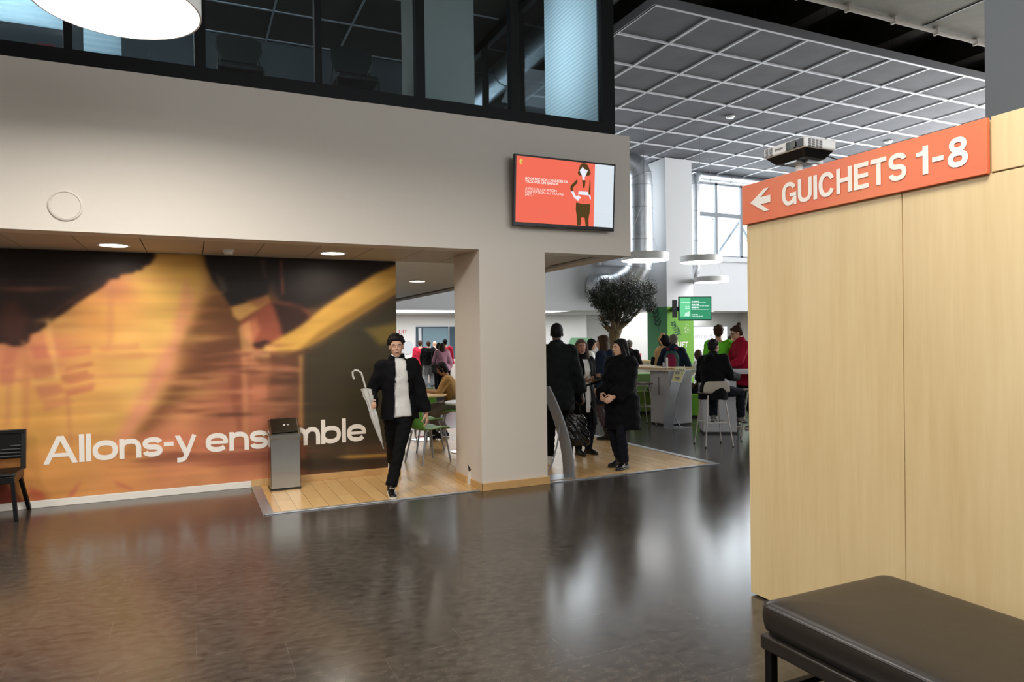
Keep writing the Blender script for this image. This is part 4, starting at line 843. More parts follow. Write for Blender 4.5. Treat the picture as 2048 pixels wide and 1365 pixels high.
# projector
pr = empty('projector', (3.74, 3.445, 2.64), 0, 'white and black projector on a short pole above the orange sign', 'projector')
mb = MB(); mb.prism([(-.14, -.18), (.14, -.18), (.14, .18), (-.14, .18)], .07, (0, 0, .245), ((1, 0, 0), (0, 1, 0))); mb.build('upper_shell', 'white_plastic', pr, bevel=.012, seg=3, smooth=True)
mb = MB(); z0, z1 = .195, .248
A = [(-.13, -.17), (.135, -.17), (.135, .175), (-.13, .175)]; B = [(-.09, -.12), (.1, -.12), (.1, .12), (-.09, .12)]
mb.add([(x, y, z1) for x, y in A]+[(x, y, z0) for x, y in B], [(0, 1, 2, 3), (7, 6, 5, 4)]+[(i, i+4, (i+1) % 4+4, (i+1) % 4) for i in range(4)]); mb.build('lower_shell', 'black_plastic', pr, bevel=.006)
MB().box(-.1435, -.139, -.165, -.02, .252, .306).build('lens_window', 'black_plastic', pr, bevel=.002)
mb = MB(); mb.tube([(-.150, -.085, .277), (-.136, -.085, .277)], .024, 24); mb.build('lens', 'steel_dark', pr, smooth=True)
mb = MB()
for k in range(7):
    mb.box(-.1425, -.139, .10, .125, .252+.008*k, .2555+.008*k); mb.box(-.1425, -.139, .135, .16, .252+.008*k, .2555+.008*k)
for c in range(4):
    for k in range(8): mb.box(-.115+.033*c, -.09+.033*c, -.1825, -.179, .247+.007*k, .2505+.007*k)
mb.build('vent_slot', 'black_plastic', pr)
text('maker_name', 'EPSON', 'charcoal', .022, .001, frame_T((-.1415, .075, .272), (0, -1, 0), (0, 0, 1)), pr)
MB().box(-.08, .10, -.05, .05, .183, .195).box(-.02, .12, -.09, -.07, .175, .2).build('mounting_plate', 'alu', pr)
MB().tube([(0, 0, -2.64), (0, 0, .185)], .022, 20).build('pole', 'white_plastic', pr, smooth=True)
MB().lathe([(.15, -2.64), (.15, -2.625), (.03, -2.61)], n=24).build('foot_plate', 'white_plastic', pr)
MB().tube([(.13, -.12, .22), (.16, -.17, .19), (.17, -.2, .16), (.15, -.2, .1), (.1, -.1, -.1), (.03, 0, -.3)], .004, 8).build('power_cable', 'black_plastic', pr)

# ================================================================ BENCH, BLACK CHAIR, BIN
root = empty('leather_bench', (2.78, 1.6, 0), 0, 'long black leather waiting bench with black steel legs in front of the maple partition', 'bench')
X0, X1, Y0, Y1 = -.425, .425, -1.2, .83
def rrect(ins, z, r=.05, n=8):
    x0, x1, y0, y1 = X0+ins, X1-ins, Y0+ins, Y1-ins; r = max(.01, r-ins*.2); out = []
    for cx, cy, a0 in ((x1-r, y1-r, 0), (x0+r, y1-r, 90), (x0+r, y0+r, 180), (x1-r, y0+r, 270)):
        for i in range(n+1): a = math.radians(a0+90*i/n); out.append((cx+r*math.cos(a), cy+r*math.sin(a), z))
    return out
rings = [rrect(i, z) for i, z in ((.02, .322), (.004, .330), (-.002, .36), (-.006, .395), (-.003, .425), (.002, .438), (.012, .449), (.035, .458), (.08, .466), (.16, .472), (.28, .476), (.40, .478))]
n_ = len(rings[0]); mb = MB(); mb.add([p for q in rings for p in q], [(i*n_+k, i*n_+(k+1) % n_, (i+1)*n_+(k+1) % n_, (i+1)*n_+k) for i in range(len(rings)-1) for k in range(n_)]+[tuple(range(n_-1, -1, -1)), tuple((len(rings)-1)*n_+k for k in range(n_))])
c = mb.build('cushion', 'black_leather', root); c.data.polygons.foreach_set('use_smooth', [True]*len(c.data.polygons))
MB().tube(rrect(-.001, .4375), .0045, 8, closed=True).build('piping', 'black_leather', c, smooth=True)
MB().box(X0, X1, Y0, Y1, .235, .305).build('seat_frame', 'black_leather', root, bevel=.012, seg=3, smooth=True)
MB().box(X0+.03, X1-.03, Y0+.03, Y1-.03, .303, .327).build('gasket', 'black_plastic', root)
for sx in (X0+.035, X1-.035):
    for sy in (Y1-.035, Y0+.035): MB().box(sx-.02, sx+.02, sy-.02, sy+.02, 0, .236).build('leg', 'black_frame', root, bevel=.003)
for sy in (Y1-.035, Y0+.035): MB().box(X0+.05, X1-.05, sy-.015, sy+.015, .03, .06).build('floor_rail', 'black_frame', root)

def black_chair(x, y, label):
    root = empty('ribbed_chair', (x, y, 0), 0, label, 'chair')
    w = .25
    mb = MB()
    for k in range(7): mb.tube([(-w+.03, .215+.012*k*.6, .56+.034*k), (0, .235+.012*k*.6, .56+.034*k), (w-.03, .215+.012*k*.6, .56+.034*k)], (.012, .0175), 10, ref=(0, 1, 0))
    mb.box(-w+.02, w-.02, .235, .262, .55, .80); mb.build('back_ribs', 'black_plastic', root, smooth=True)
    mb = MB(); mb.box(-w, w, .215, .25, .79, .83)
    for s in (-1, 1): mb.bar((s*(w-.012), .20, .44), (s*(w-.012), .25, .83), .026, .045, (1, 0, 0))
    mb.build('back_frame', 'black_plastic', root, bevel=.006)
    mb = MB().box(-w, w, -.2, .23, .425, .455); mb.build('seat', 'black_plastic', root, bevel=.015, seg=3)
    mb = MB().box(-w+.02, w-.01, -.2, .2, .36, .425); mb.build('under_frame', 'black_plastic', root, bevel=.004)
    for s in (-1, 1):
        MB().bar((s*(w-.03), -.18, .42), (s*(w-.0), -.20, 0), .032, .04, (0, 1, 0)).build('leg', 'black_frame', root, bevel=.003)
        MB().bar((s*(w-.03), .10, .42), (s*(w+.01), .33, 0), .032, .05, (0, 1, 0)).build('leg', 'black_frame', root, bevel=.003)
black_chair(-1.78, 8.14, 'black ribbed chair at the left edge of the picture in front of the mural')

root = empty('waste_bin', (.94, 8.27, 0.004), 0, 'stainless steel waste bin with swing lid standing before the mural', 'waste bin')
W_, D_ = .165, .14
MB().box(-W_, W_, -D_, D_, .0, .018).build('base', 'black_plastic', root)
MB().box(-W_+.004, W_-.004, -D_+.004, D_-.004, .018, .575).build('body', 'steel', root, bevel=.006)
MB().box(-W_-.006, W_+.006, -D_-.006, D_+.006, .575, .625).build('collar', 'steel', root, bevel=.006)
mb = MB(); mb.prism([(-D_, .625), (D_, .625), (D_, .76), (D_-.05, .775)], W_*2, (-W_, 0, 0), ((0, 1, 0), (0, 0, 1)), nrm=(1, 0, 0)); mb.build('lid', 'steel', root, bevel=.008)
T = Matrix.Translation((0, -D_+.012, .64))@Matrix.Rotation(math.atan2(.15, .23), 4, 'X')
mb = MB().box(-W_+.025, W_-.025, .01, .25, -.002, .010, T); mb.build('swing_flap', 'steel_dark', root, bevel=.004)
mb = MB().box(-.012, .012, .12, .13, .011, .013, T); mb.box(-.006, .006, .115, .135, .011, .013, T); mb.box(.03, .055, .122, .128, .011, .013, T); mb.build('mark', 'white_paint', root)

# ================================================================ TABLES, CHAIRS, STOOLS
def green_chair(loc, rz, label):
    root = empty('green_chair', loc, rz, label, 'chair', 'green plastic chairs of the cafe corner')
    mb = MB(); prof = [(.235, .425), (.22, .447), (.12, .452), (0, .44), (-.14, .437), (-.20, .46), (-.235, .53), (-.25, .66), (-.262, .79)]
    wd = [.20, .215, .22, .22, .21, .205, .20, .195, .18]
    rows = []
    for (y, z), w in zip(prof, wd):
        rows.append([(x*w, y, z+(.02*(abs(x)**2) if z < .5 else 0)+(0 if z < .5 else 0)) if z < .5 else (x*w, y+.03*x*x, z) for x in (-1, -.6, -.2, .2, .6, 1)])
    v = [p for r in rows for p in r]; f = [(i*6+k, i*6+k+1, (i+1)*6+k+1, (i+1)*6+k) for i in range(len(rows)-1) for k in range(5)]
    mb.add(v, f); o = mb.build('shell', 'green_plastic', root)
    so = o.modifiers.new('s', 'SOLIDIFY'); so.thickness = .022; sb = o.modifiers.new('ss', 'SUBSURF'); sb.levels = sb.render_levels = 2
    o.data.polygons.foreach_set('use_smooth', [True]*len(o.data.polygons))
    for s in (-1, 1):
        MB().tube([(s*.16, .17, .43), (s*.20, .235, 0)], .0125, 12).build('leg', 'grey_metal', root, smooth=True)
        MB().tube([(s*.16, -.14, .43), (s*.20, -.235, 0)], .0125, 12).build('leg', 'grey_metal', root, smooth=True)
    return root
def gc(px, D, rz, label): q = fl(px, 675+1.68*1390/D); return green_chair((q.x, q.y, .004), math.radians(rz), label)
gc(856, 9.35, -72, 'green plastic chair nearest the walking man, turned side on')
gc(848, 10.35, -78, 'second green chair, just behind the nearest one')
gc(853, 12.2, 165, 'green chair behind the round wooden table, facing the viewer')
green_chair((4.02, 11.05, .004), math.radians(75), 'green chair under the seated person in the tan shirt')
def round_table(x, y, top, r, label, z=.74):
    root = empty('round_table', (x, y, .004), 0, label, 'table')
    MB().lathe([(0, z), (r-.01, z), (r, z-.01), (r, z-.02), (r-.01, z-.03), (0, z-.03)], n=56).build('table_top', top, root, smooth=True)
    MB().tube([(0, 0, .01), (0, 0, z-.03)], .03, 20).build('stem', 'grey_metal', root, smooth=True)
    MB().lathe([(0, 0), (.28, 0), (.28, .008), (.05, .018), (0, .018)], n=48).build('foot_plate', 'steel_mirror', root, smooth=True)
round_table(3.55, 11.2, 'birch', .36, 'round pale wooden cafe table in front of the seated person')
round_table(3.72, 9.62, 'white_plastic', .36, 'round white cafe table half hidden behind the white pillar')

def bar_stool(p, rz, label):
    root = empty('bar_stool', p, rz, label, 'bar stool', 'beige bar stools around the high tables')
    prof = [(.20, .755), (.17, .775), (.05, .765), (-.08, .765), (-.15, .79), (-.185, .85), (-.20, .93), (-.21, .985)]
    wd = [.17, .19, .205, .21, .215, .215, .205, .185]
    rows = [[(x*w, y+(.05*x*x if z > .8 else 0), z+(.03*x*x if z < .8 else 0)) for x in (-1, -.6, -.2, .2, .6, 1)] for (y, z), w in zip(prof, wd)]
    v = [q for r in rows for q in r]; f = [(i*6+k, i*6+k+1, (i+1)*6+k+1, (i+1)*6+k) for i in range(len(rows)-1) for k in range(5)]
    o = MB().add(v, f).build('shell', 'beige_shell', root)
    so = o.modifiers.new('s', 'SOLIDIFY'); so.thickness = .012; sb = o.modifiers.new('ss', 'SUBSURF'); sb.levels = sb.render_levels = 2
    o.data.polygons.foreach_set('use_smooth', [True]*len(o.data.polygons))
    T = [(.13, .12), (-.13, .12), (-.13, -.12), (.13, -.12)]; F = [(.215, .225), (-.215, .225), (-.215, -.225), (.215, -.225)]
    for (a, c), (d, e) in zip(T, F): 
        l = MB().tube([(a, c, .765), (d, e, .012)], .0095, 10).build('leg', 'beige_metal', root, smooth=True)
        MB().cyl((d, e, 0), .014, .02, 12).build('foot_cap', 'black_plastic', l)
    k = .36; q = [(a+(d-a)*(1-k/.765)*1, c+(e-c)*(1-k/.765), k) for (a, c), (d, e) in zip(T, F)]
    MB().tube(q, .008, 8, closed=True).build('foot_rest', 'beige_metal', root, smooth=True)
    MB().tube([(a, c, .758) for a, c in T], .009, 8, closed=True).build('seat_ring', 'beige_metal', root, smooth=True)
    return root
AW = math.atan2(f_.y, f_.x)-PI/2           # heading away from the viewer
bar_stool((7.19, 8.32, 0), AW+.12, 'beige bar stool under the man in the black coat, seen from behind')
bar_stool(fl(1281, 851), AW-PI/2+.2, 'empty beige bar stool side on at the left high table')
bar_stool(fl(1174, 838), AW+PI/2, 'bar stool under the person with white trainers')
bar_stool(fl(1512, 880), AW+PI/2-.3, 'bar stool at the right high table, mostly hidden by the partition')
def high_table(c1, c2, L0, L1, label, top_m='birch', topw=.7):
    d = (c2-c1); d.z = 0; d.normalize(); a = math.atan2(d.y, d.x)
    root = empty('high_table', (c1.x, c1.y, 0), a, label, 'high table')
    MB().box(L0, L1, -topw/2, topw/2, 1.035, 1.075).build('table_top', top_m, root, bevel=.003)
    MB().box(L0-.002, L1+.002, -topw/2-.002, topw/2+.002, 1.02, 1.036).build('top_edge', 'white_plastic', root)
    return root
c1, c2 = fl(1342, 848), fl(1197, 826)
t = high_table(c1, c2, -.28, 2.55, 'long high table with birch top and white box legs left of the green column')
MB().box(-.27, .25, -.28, .28, .03, 1.02).build('leg', 'table_grey', t, bevel=.006); MB().box(-.25, .23, -.26, .26, 0, .03).build('leg_plinth', 'charcoal', t)
MB().box(1.95, 2.45, -.28, .28, .03, 1.02).build('leg', 'table_grey', t, bevel=.006)
sd = -1
for sgn in (-1, 1): MB().box(-.005, .005, sgn*.281, sgn*.286, .55, .90).build('slot', 'charcoal', t)
c3 = fl(1432, 864); Rv0 = Vector((R_.x, R_.y, 0)).normalized(); c4 = c3+Rv0-Vector((f_.x, f_.y, 0))*.12
t = high_table(c3, c4, -.22, 1.9, 'high table with grey top where the man in the red shirt leans', 'table_grey')
MB().box(-.25, .3, -.26, .26, .03, 1.02).build('leg', 'table_grey', t, bevel=.006); MB().box(1.3, 1.8, -.26, .26, .03, 1.02).build('leg', 'table_grey', t, bevel=.006)
MB().box(-.23, .28, -.24, .24, 0, .03).build('leg_plinth', 'charcoal', t)
# menu holder on the left high table
p = at(1334, 731, 12.6); root = empty('card_holder', (p.x, p.y, 1.077), AW, 'small clear card holder standing on the left high table', 'card holder')
MB().box(-.10, .10, -.05, .05, 0, .006).build('foot', 'clear_plastic', root); MB().box(-.012, .012, -.04, .04, .006, .2).build('card', 'white_paint', root); MB().box(-.07, -.05, -.04, .04, .006, .11).build('card', 'plaster_cool', root)

# info stands (curved aluminium)
def kiosk(p, sx, H, base_len, label, sign=None, wy=(0, .25), rod=True, lean=.30):
    root = empty('info_stand', p, 0, label, 'display stand')
    n = 14; pts = [(sx*lean*((i/n)**1.9), H*(i/n)) for i in range(n+1)]
    th = .018
    mb = MB(); L = pts+[(x-sx*th*1, z) for x, z in reversed(pts)]
    for i in range(n):
        (xa, za), (xb, zb) = pts[i], pts[i+1]
        mb.add([(xa, wy[0], za), (xb, wy[0], zb), (xb, wy[1], zb), (xa, wy[1], za), (xa+sx*th, wy[0], za), (xb+sx*th, wy[0], zb), (xb+sx*th, wy[1], zb), (xa+sx*th, wy[1], za)],
               [(0, 1, 2, 3), (7, 6, 5, 4), (0, 4, 5, 1), (3, 2, 6, 7)]+([(0, 3, 7, 4)] if i == 0 else [])+([(1, 5, 6, 2)] if i == n-1 else []))
    mb.build('curved_plate', 'grey_metal', root, smooth=True)
    MB().box(min(0, sx*base_len), max(0, sx*base_len), wy[0], wy[1], .0, .012).build('base_plate', 'alu', root)
    m = (wy[0]+wy[1])/2
    x1, z1 = pts[8]; MB().tube([(x1+sx*.01, m, z1), (x1+sx*.05, m, z1*.66), (x1+sx*.12, m, z1*.3), (x1+sx*.22, m, .01)], .009, 10).build('rear_strut', 'grey_metal', root, smooth=True)
    return root, pts
k1, _ = kiosk((4.09, 7.14, .006), -1, 1.10, .40, 'curved grey metal info stand beside the white pillar', wy=(0, .26), lean=.32)
k2, pts = kiosk((7.77, 10.06, 0), 1, .84, .38, 'curved grey metal info stand with a yellow chevron sign', wy=(0, .27), lean=.20)
x, z = pts[-1]; T = Matrix.Translation((x+.01, 0, z-.0))@Matrix.Rotation(math.radians(24), 4, 'Y')
mb = MB().box(-.012, .0, -.01, .28, -.02, .27, T); sp = mb.build('sign_plate', 'white_plastic', k2, bevel=.002)
mat('sign_yellow', '#ece5a6', .5); mat('chevron', '#4a5a78', .5)
mb = MB().box(-.014, -.0125, .005, .265, .0, .115, T); mb.box(-.014, -.0125, .005, .265, .115, .255, T); mb.build('yellow_print', 'sign_yellow', sp)
mb = MB()
for k in range(4):
    y = .235-.058*k
    for (a, c) in (((y-.03, .235), (y, .185)), ((y, .185), (y-.03, .135))): mb.bar(T@Vector((-.0155, a[0], a[1])), T@Vector((-.0155, c[0], c[1])), .002, .016, up=(0, 1, 0)) if False else mb.add([T@Vector((-.0155, a[0]-.012, a[1])), T@Vector((-.0155, a[0]+.012, a[1])), T@Vector((-.0155, c[0]+.012, c[1])), T@Vector((-.0155, c[0]-.012, c[1]))], [(0, 1, 2, 3)])
mb.build('chevron', 'chevron', sp)
mb = MB().box(-.0155, -.0145, .06, .20, .06, .075, T); mb.box(-.0155, -.0145, .08, .18, .035, .047, T); mb.build('text_lines', 'chevron', sp)

# sofas
def sofa(px, D, w, label, back, m1, m2, depth=.75):
    p = at(px, 700, D); root = empty('block_sofa', (p.x, p.y, 0), AW, label, 'sofa', 'green upholstered block sofas')
    MB().box(-w/2, w/2, 0, depth, .04, .48).build('seat_block', m1, root, bevel=.02, seg=3)
    MB().box(-w/2+.03, w/2-.03, .03, depth-.03, 0, .04).build('plinth', 'charcoal', root)
    if back: MB().box(-w/2, w/2, depth*.55, depth+.15, .05, .84).build('backrest', m2, root, bevel=.02, seg=3)
    return root
sofa(1318, 15.0, .98, 'pale green sofa with backrest behind the empty bar stool', True, 'olive_green', 'lime_pale')
sofa(1392, 14.1, .62, 'bright lime sofa block between the two high tables', False, 'lime', 'lime')
sofa(1487, 16.2, .9, 'dark lime sofa block behind the man in the red shirt', True, 'olive_green', 'lime')
# far counters
def counter(px0, px1, D, H, label, m='white_paint', top='birch', depth=.7, thick=.06):
    a, c = at(px0, 700, D), at(px1, 700, D); mid = (a+c)/2; w = (c-a).length
    root = empty('counter', (mid.x, mid.y, 0), math.atan2(R_.y, R_.x), label, 'counter')
    MB().box(-w/2, w/2, 0, depth, H-thick, H).build('counter_top', top, root, bevel=.004)
    MB().box(-w/2+.02, w/2-.02, .04, .06, .1, H-thick).build('front_panel', m, root)
    k = 3
    for i in range(k+1):
        x = -w/2+.02+(w-.06)*i/k; MB().box(x, x+.03, .0, depth, 0, H-thick).build('upright', m, root)
    return root
counter(1184, 1302, 19.6, .98, 'long birch topped white counter behind the olive tree')
counter(1452, 1520, 19.0, .99, 'birch topped table with a laptop in front of the white board')
counter(826, 934, 24.6, .92, 'white box counter in front of the dark window in the far left zone', top='white_paint')
p = at(1466, 704, 19.3); root = empty('laptop', (p.x, p.y, .992), AW+PI+.3, 'open dark laptop on the far birch table', 'laptop')
MB().box(-.17, .17, -.12, .12, 0, .015).build('keyboard_base', 'steel_dark', root); MB().box(-.17, .17, -.14, -.125, .01, .24).build('lid', 'black_plastic', root); MB().box(-.155, .155, -.124, -.123, .03, .22).build('screen', 'scr_white', root)
# projection board, far glass partition, door, wall terminal
a = at(1386, 655, 24); c = at(1456, 656, 24); root = empty('projection_board', (0, 0, 0), 0, 'bright white projection board to the right of the green column', 'board')
root.matrix_world = frame_T(at(1405, 684, 24), R_, (0, 0, 1)); glow('board_light', '#f4f8fa', 1.4)
MB().box(-.85, .87, -.47, .53, -.04, 0).build('frame', 'alu', root); s = MB().box(-.83, .85, -.45, .51, .001, .004).build('surface', 'board_light', root)
text('lettering', 'ence de', 'plaster_cool', .24, .002, Matrix.Translation((-.30, .12, .006)), s)
text('lettering', 'Formation\ncontinue\nvos droits', 'plaster_cool', .13, .002, Matrix.Translation((-.30, -.05, .006)), s)
for px, h in ((1387, 0), (1455, 0)): p = at(px, 700, 24.05); MB().box(0, 0, 0, 0, 0, 0)
mb = MB(); 
for x in (-.7, .7): mb.box(x-.02, x+.02, -1.9+.45, -.47, -.04, -.01)
mb.box(-.85, .87, -1.46, -1.43, -.3, .25); mb.build('stand', 'alu', root)
root = empty('glazed_partition', (8.6, 25.95, 0), 0, 'dark glazed office front behind the crowd in the far left zone', 'glazed partition')
mat('dim_glass', '#4c5c68', .12, spec=.8); mat('dim_glass_light', '#7d97a3', .15, spec=.8); mat('dim_white', '#cfd6da', .4)
MB().box(-.74, 2.6, .0, .05, .04, 2.14).build('pane', 'dim_glass', root); MB().box(-.62, -.50, -.01, .0, .1, 2.1).build('light_strip', 'dim_white', root); MB().box(-.44, .6, -.012, .0, .1, 2.1).build('pane', 'dim_glass_light', root)
MB().box(-.78, 2.64, -.03, .06, 2.14, 2.2).box(-.78, -.73, -.03, .06, 0, 2.14).box(.6, .64, -.03, 0, 0, 2.14).build('frame', 'alu', root)
b = MB().box(-9, 7.82, 25.9, 26.05, 0, 2.62); b.box(11.3, 15.5, 25.9, 26.05, 0, 2.62); b.box(7.82, 11.3, 25.9, 26.05, 2.2, 2.62); struct('wall_far_partition', b, 'white_wall')
mat('red_print', '#d0304a', .6)
o = text('wall_lettering', 'UIT', 'red_print', .22, .004, frame_T((7.18, 25.893, 1.88), (1, 0, 0), (0, 0, 1))); tag(o, 'red lettering UIT on the far white wall beside the walking man', 'lettering')
m = MB().lathe([(.26, 0), (.26, .01), (0, .01)], n=40); T = frame_T((7.5, 25.88, 1.35), (1, 0, 0), (0, 0, 1)); m.v = [tuple(T@Vector(v)) for v in m.v]; o = m.build('round_wall_sticker', 'wall_blue_grey'); tag(o, 'round grey sticker on the far white wall behind the walking man', 'sticker')
# green chevron sign on the far wall
mb = MB(); mat('pale_green_print', '#7fb088', .7)
for k in range(2):
    q = [at(*z, 27.5) for z in ((1138+18*k+2, 684), (1160+18*k, 676), (1182, 676), (1168, 705), (1142, 705))]
a, c = at(1140, 690, 1), 0
def wallpt(px, py, Y=25.89):
    d = f_+R_*((px-1024)/FPX)+U_*((682.5-py)/FPX); t = Y/d.y; return (d.x*t, CAMH+d.z*t)
mb.prism([wallpt(*q) for q in ((1142, 676), (1183, 676), (1172, 702), (1160, 704), (1140, 704), (1136, 690))], .004, (0, 25.885, 0), ((1, 0, 0), (0, 0, 1)))
tag(mb.build('wall_graphic', 'pale_green_print'), 'pale green angular wall graphic behind the woman with the phone', 'wall graphic')
x0, z0 = wallpt(1262, 627); x1, z1 = wallpt(1262, 720)
mb = MB().box(*(wallpt(1289, 700)[0]-.02, wallpt(1289, 700)[0]+.02), 25.87, 25.89, 1.4, 1.75); o = mb.build('door_handle', 'alu'); tag(o, 'slim metal pull handle on the far white wall left of the green column', 'handle')
p = wallpt(1281, 690); mb = MB().box(p[0]-.16, p[0]+.16, 25.84, 25.89, p[1]-.1, p[1]+.1); tag(mb.build('wall_display', 'black_plastic', bevel=.01), 'small black wall terminal on the far wall beside the green column', 'wall terminal')
for px, c, h, lab in ((1279, 'red_print', .2, 'small red leaflet standing on the far birch counter'), (1272, 'white_paint', .16, 'small white leaflet standing on the far birch counter')):
    p = at(px, 710, 19.8); mb = MB().box(p.x-.05, p.x+.05, p.y-.01, p.y+.03, .982, .982+h); tag(mb.build('leaflet', c), lab, 'leaflet')

# ================================================================ UPPER OFFICE THINGS
def office_chair(x, y, label):
    root = empty('meeting_chair', (x, y, 4.12), 0, label, 'chair', 'dark meeting chairs in the upper office')
    mb = MB(); mb.prism([(-.20, 0), (.20, 0), (.27, .16), (.26, .28), (.16, .33), (-.16, .33), (-.26, .28), (-.27, .16)], .04, (0, .20, .95), ((1, 0, 0), (0, 0, 1))); mb.build('backrest', 'charcoal', root, bevel=.015, seg=3)
    MB().box(-.25, .25, -.25, .22, .72, .80).build('seat', 'charcoal', root, bevel=.03, seg=3)
    for s in (-1, 1):
        MB().tube([(s*.255, -.22, 0), (s*.255, -.22, .74), (s*.255, .22, .78), (s*.22, .22, 1.1)], .011, 8).build('side_frame', 'steel_dark', root)
        MB().tube([(s*.255, .26, 0), (s*.255, .18, .74)], .011, 8).build('leg', 'steel_dark', root)
    return root
a = at(480, 110, 8.3); office_chair(a.x, a.y, 'dark upholstered chair behind the office glass left of the centre mullion')
a = at(713, 160, 8.6); office_chair(a.x, a.y+.1, 'dark chair low behind the office glass in the pane right of the other chair')
mb = MB().box(-3.0, -.98, 7.34, 7.36, 4.50, 6.5); tag(mb.build('venetian_blind', 'blind_slats'), 'pale blue venetian blind behind the leftmost office pane', 'blind')
mb = MB().box(-.85, -.55, 7.34, 7.36, 4.32, 6.5); tag(mb.build('venetian_blind', 'blind_slats'), 'narrow pale blind strip right of the leftmost office mullion', 'blind')
mb = MB().box(4.50, 4.53, 7.20, 8.55, 4.26, 6.5); tag(mb.build('venetian_blind', 'blind_slats'), 'pale cyan venetian blind in the right corner of the office glazing', 'blind')
mb = MB().box(-1.20, -1.06, 7.30, 7.31, 4.285, 4.33); ob = mb.build('sticker_label', 'white_paint'); tag(ob, 'small white and red label at the foot of the leftmost office pane', 'label')
MB().box(-1.20, -1.06, 7.298, 7.30, 4.318, 4.33).build('red_stripe', 'red_print', ob)
area('daylight_office_blind', (5.2, 7.9, 5.4), (1.6, 2.0), (-1, 0, 0), 0.01, DAY) if False else None

# ================================================================ OLIVE TREE
random.seed(11)
TD = 15.7
tp = at(1228, 700, TD); tx, ty = tp.x, tp.y
root = empty('olive_tree', (tx, ty, 0), 0, 'potted olive tree with dense dark crown and gnarled trunk', 'tree')
def tz(py, D=TD): return CAMH-(py-(668.5))*D/FPX
def tX(px, D=TD): return (px-1228)*D/FPX
Rv = Vector((R_.x, R_.y, 0)).normalized(); Fv = Vector((f_.x, f_.y, 0)).normalized()
def tpnt(px, py, dd=0): return Rv*tX(px)+Fv*dd+Vector((0, 0, tz(py)))
trunk = MB(); trunk.tube([(0, 0, .45), (0.02, 0, .8), (-.02, 0, 1.3), tpnt(1230, 690), tpnt(1229, 672), tpnt(1231, 655)], [.2, .15, .13, .12, .12, .16], 12)
ends = []
for (px, py, dd) in ((1200, 625, .1), (1215, 605, -.2), (1232, 595, .2), (1248, 600, -.1), (1268, 605, .15), (1285, 610, 0), (1240, 620, .25), (1225, 615, -.25), (1206, 645, .1)):
    a = tpnt(1230, 662); c = tpnt(px, py, dd); m = a.lerp(c, .5)+Vector((0, 0, -.04)); trunk.tube([a, m, c], [.055, .035, .018], 7); ends.append(c)
trunk.build('trunk', 'bark', root, smooth=True)
fol = MB(); twig = MB()
clumps = [(1205, 592, 22, 20), (1215, 573, 18, 14), (1235, 580, 22, 20), (1258, 578, 20, 18), (1280, 582, 20, 18), (1298, 580, 12, 14), (1292, 600, 18, 16), (1272, 606, 22, 16), (1245, 606, 24, 20), (1222, 610, 22, 18), (1208, 608, 18, 16), (1200, 600, 16, 14), (1238, 632, 20, 14), (1212, 640, 14, 10), (1262, 625, 14, 10), (1220, 625, 16, 12), (1300, 618, 8, 10), (1192, 588, 10, 8), (1250, 640, 12, 8), (1256, 562, 9, 9), (1208, 566, 7, 9), (1303, 574, 9, 6)]
for (px, py, rw, rh) in clumps:
    for t in range(int(rw*rh*.42)+8):
        while True:
            q = Vector((random.uniform(-1, 1), random.uniform(-1, 1), random.uniform(-1, 1)))
            if q.length < 1: break
        c = tpnt(px+q.x*rw*.85, py-q.z*rh*.85, q.y*min(.38, rw/FPX*TD*1.5)+.0)
        cen = tpnt(px, py+8); d = (c-cen).normalized() if (c-cen).length > .01 else Vector((0, 0, 1)); d = (d+Vector((random.uniform(-.5, .5), random.uniform(-.5, .5), random.uniform(-.2, .8)))).normalized()
        L = random.uniform(.06, .20); e = c+d*L; twig.tube([c, e], [.003, .0015], 3, caps=False)
        s = d.orthogonal().normalized(); s2 = d.cross(s)
        for k in range(9):
            a = c.lerp(e, k/8.0); ang = k*2.4+random.random(); o_ = (s*math.cos(ang)+s2*math.sin(ang)); ld = (d*.8+o_).normalized(); ll = random.uniform(.036, .058); wv = ld.cross(o_).normalized()*.008
            fol.add([a, a+ld*ll*.5+wv, a+ld*ll, a+ld*ll*.5-wv], [(0, 1, 2, 3)])
def raw(mbx, name, m, parent):
    me = bpy.data.meshes.new(name); me.from_pydata(mbx.v, [], mbx.f); me.materials.append(M(m)); o = bpy.data.objects.new(name, me); COL.objects.link(o); o.parent = parent; return o
o = raw(fol, 'foliage', 'leaf_dark', root); raw(twig, 'twigs', 'bark', root)
MB().lathe([(0, 0), (.27, 0), (.33, .5), (.30, .5), (.29, .46), (0, .46)], n=36).build('pot', 'grey_metal', root, smooth=True)
MB().lathe([(0, .475), (.29, .475)], n=30).build('soil', 'charcoal', root)

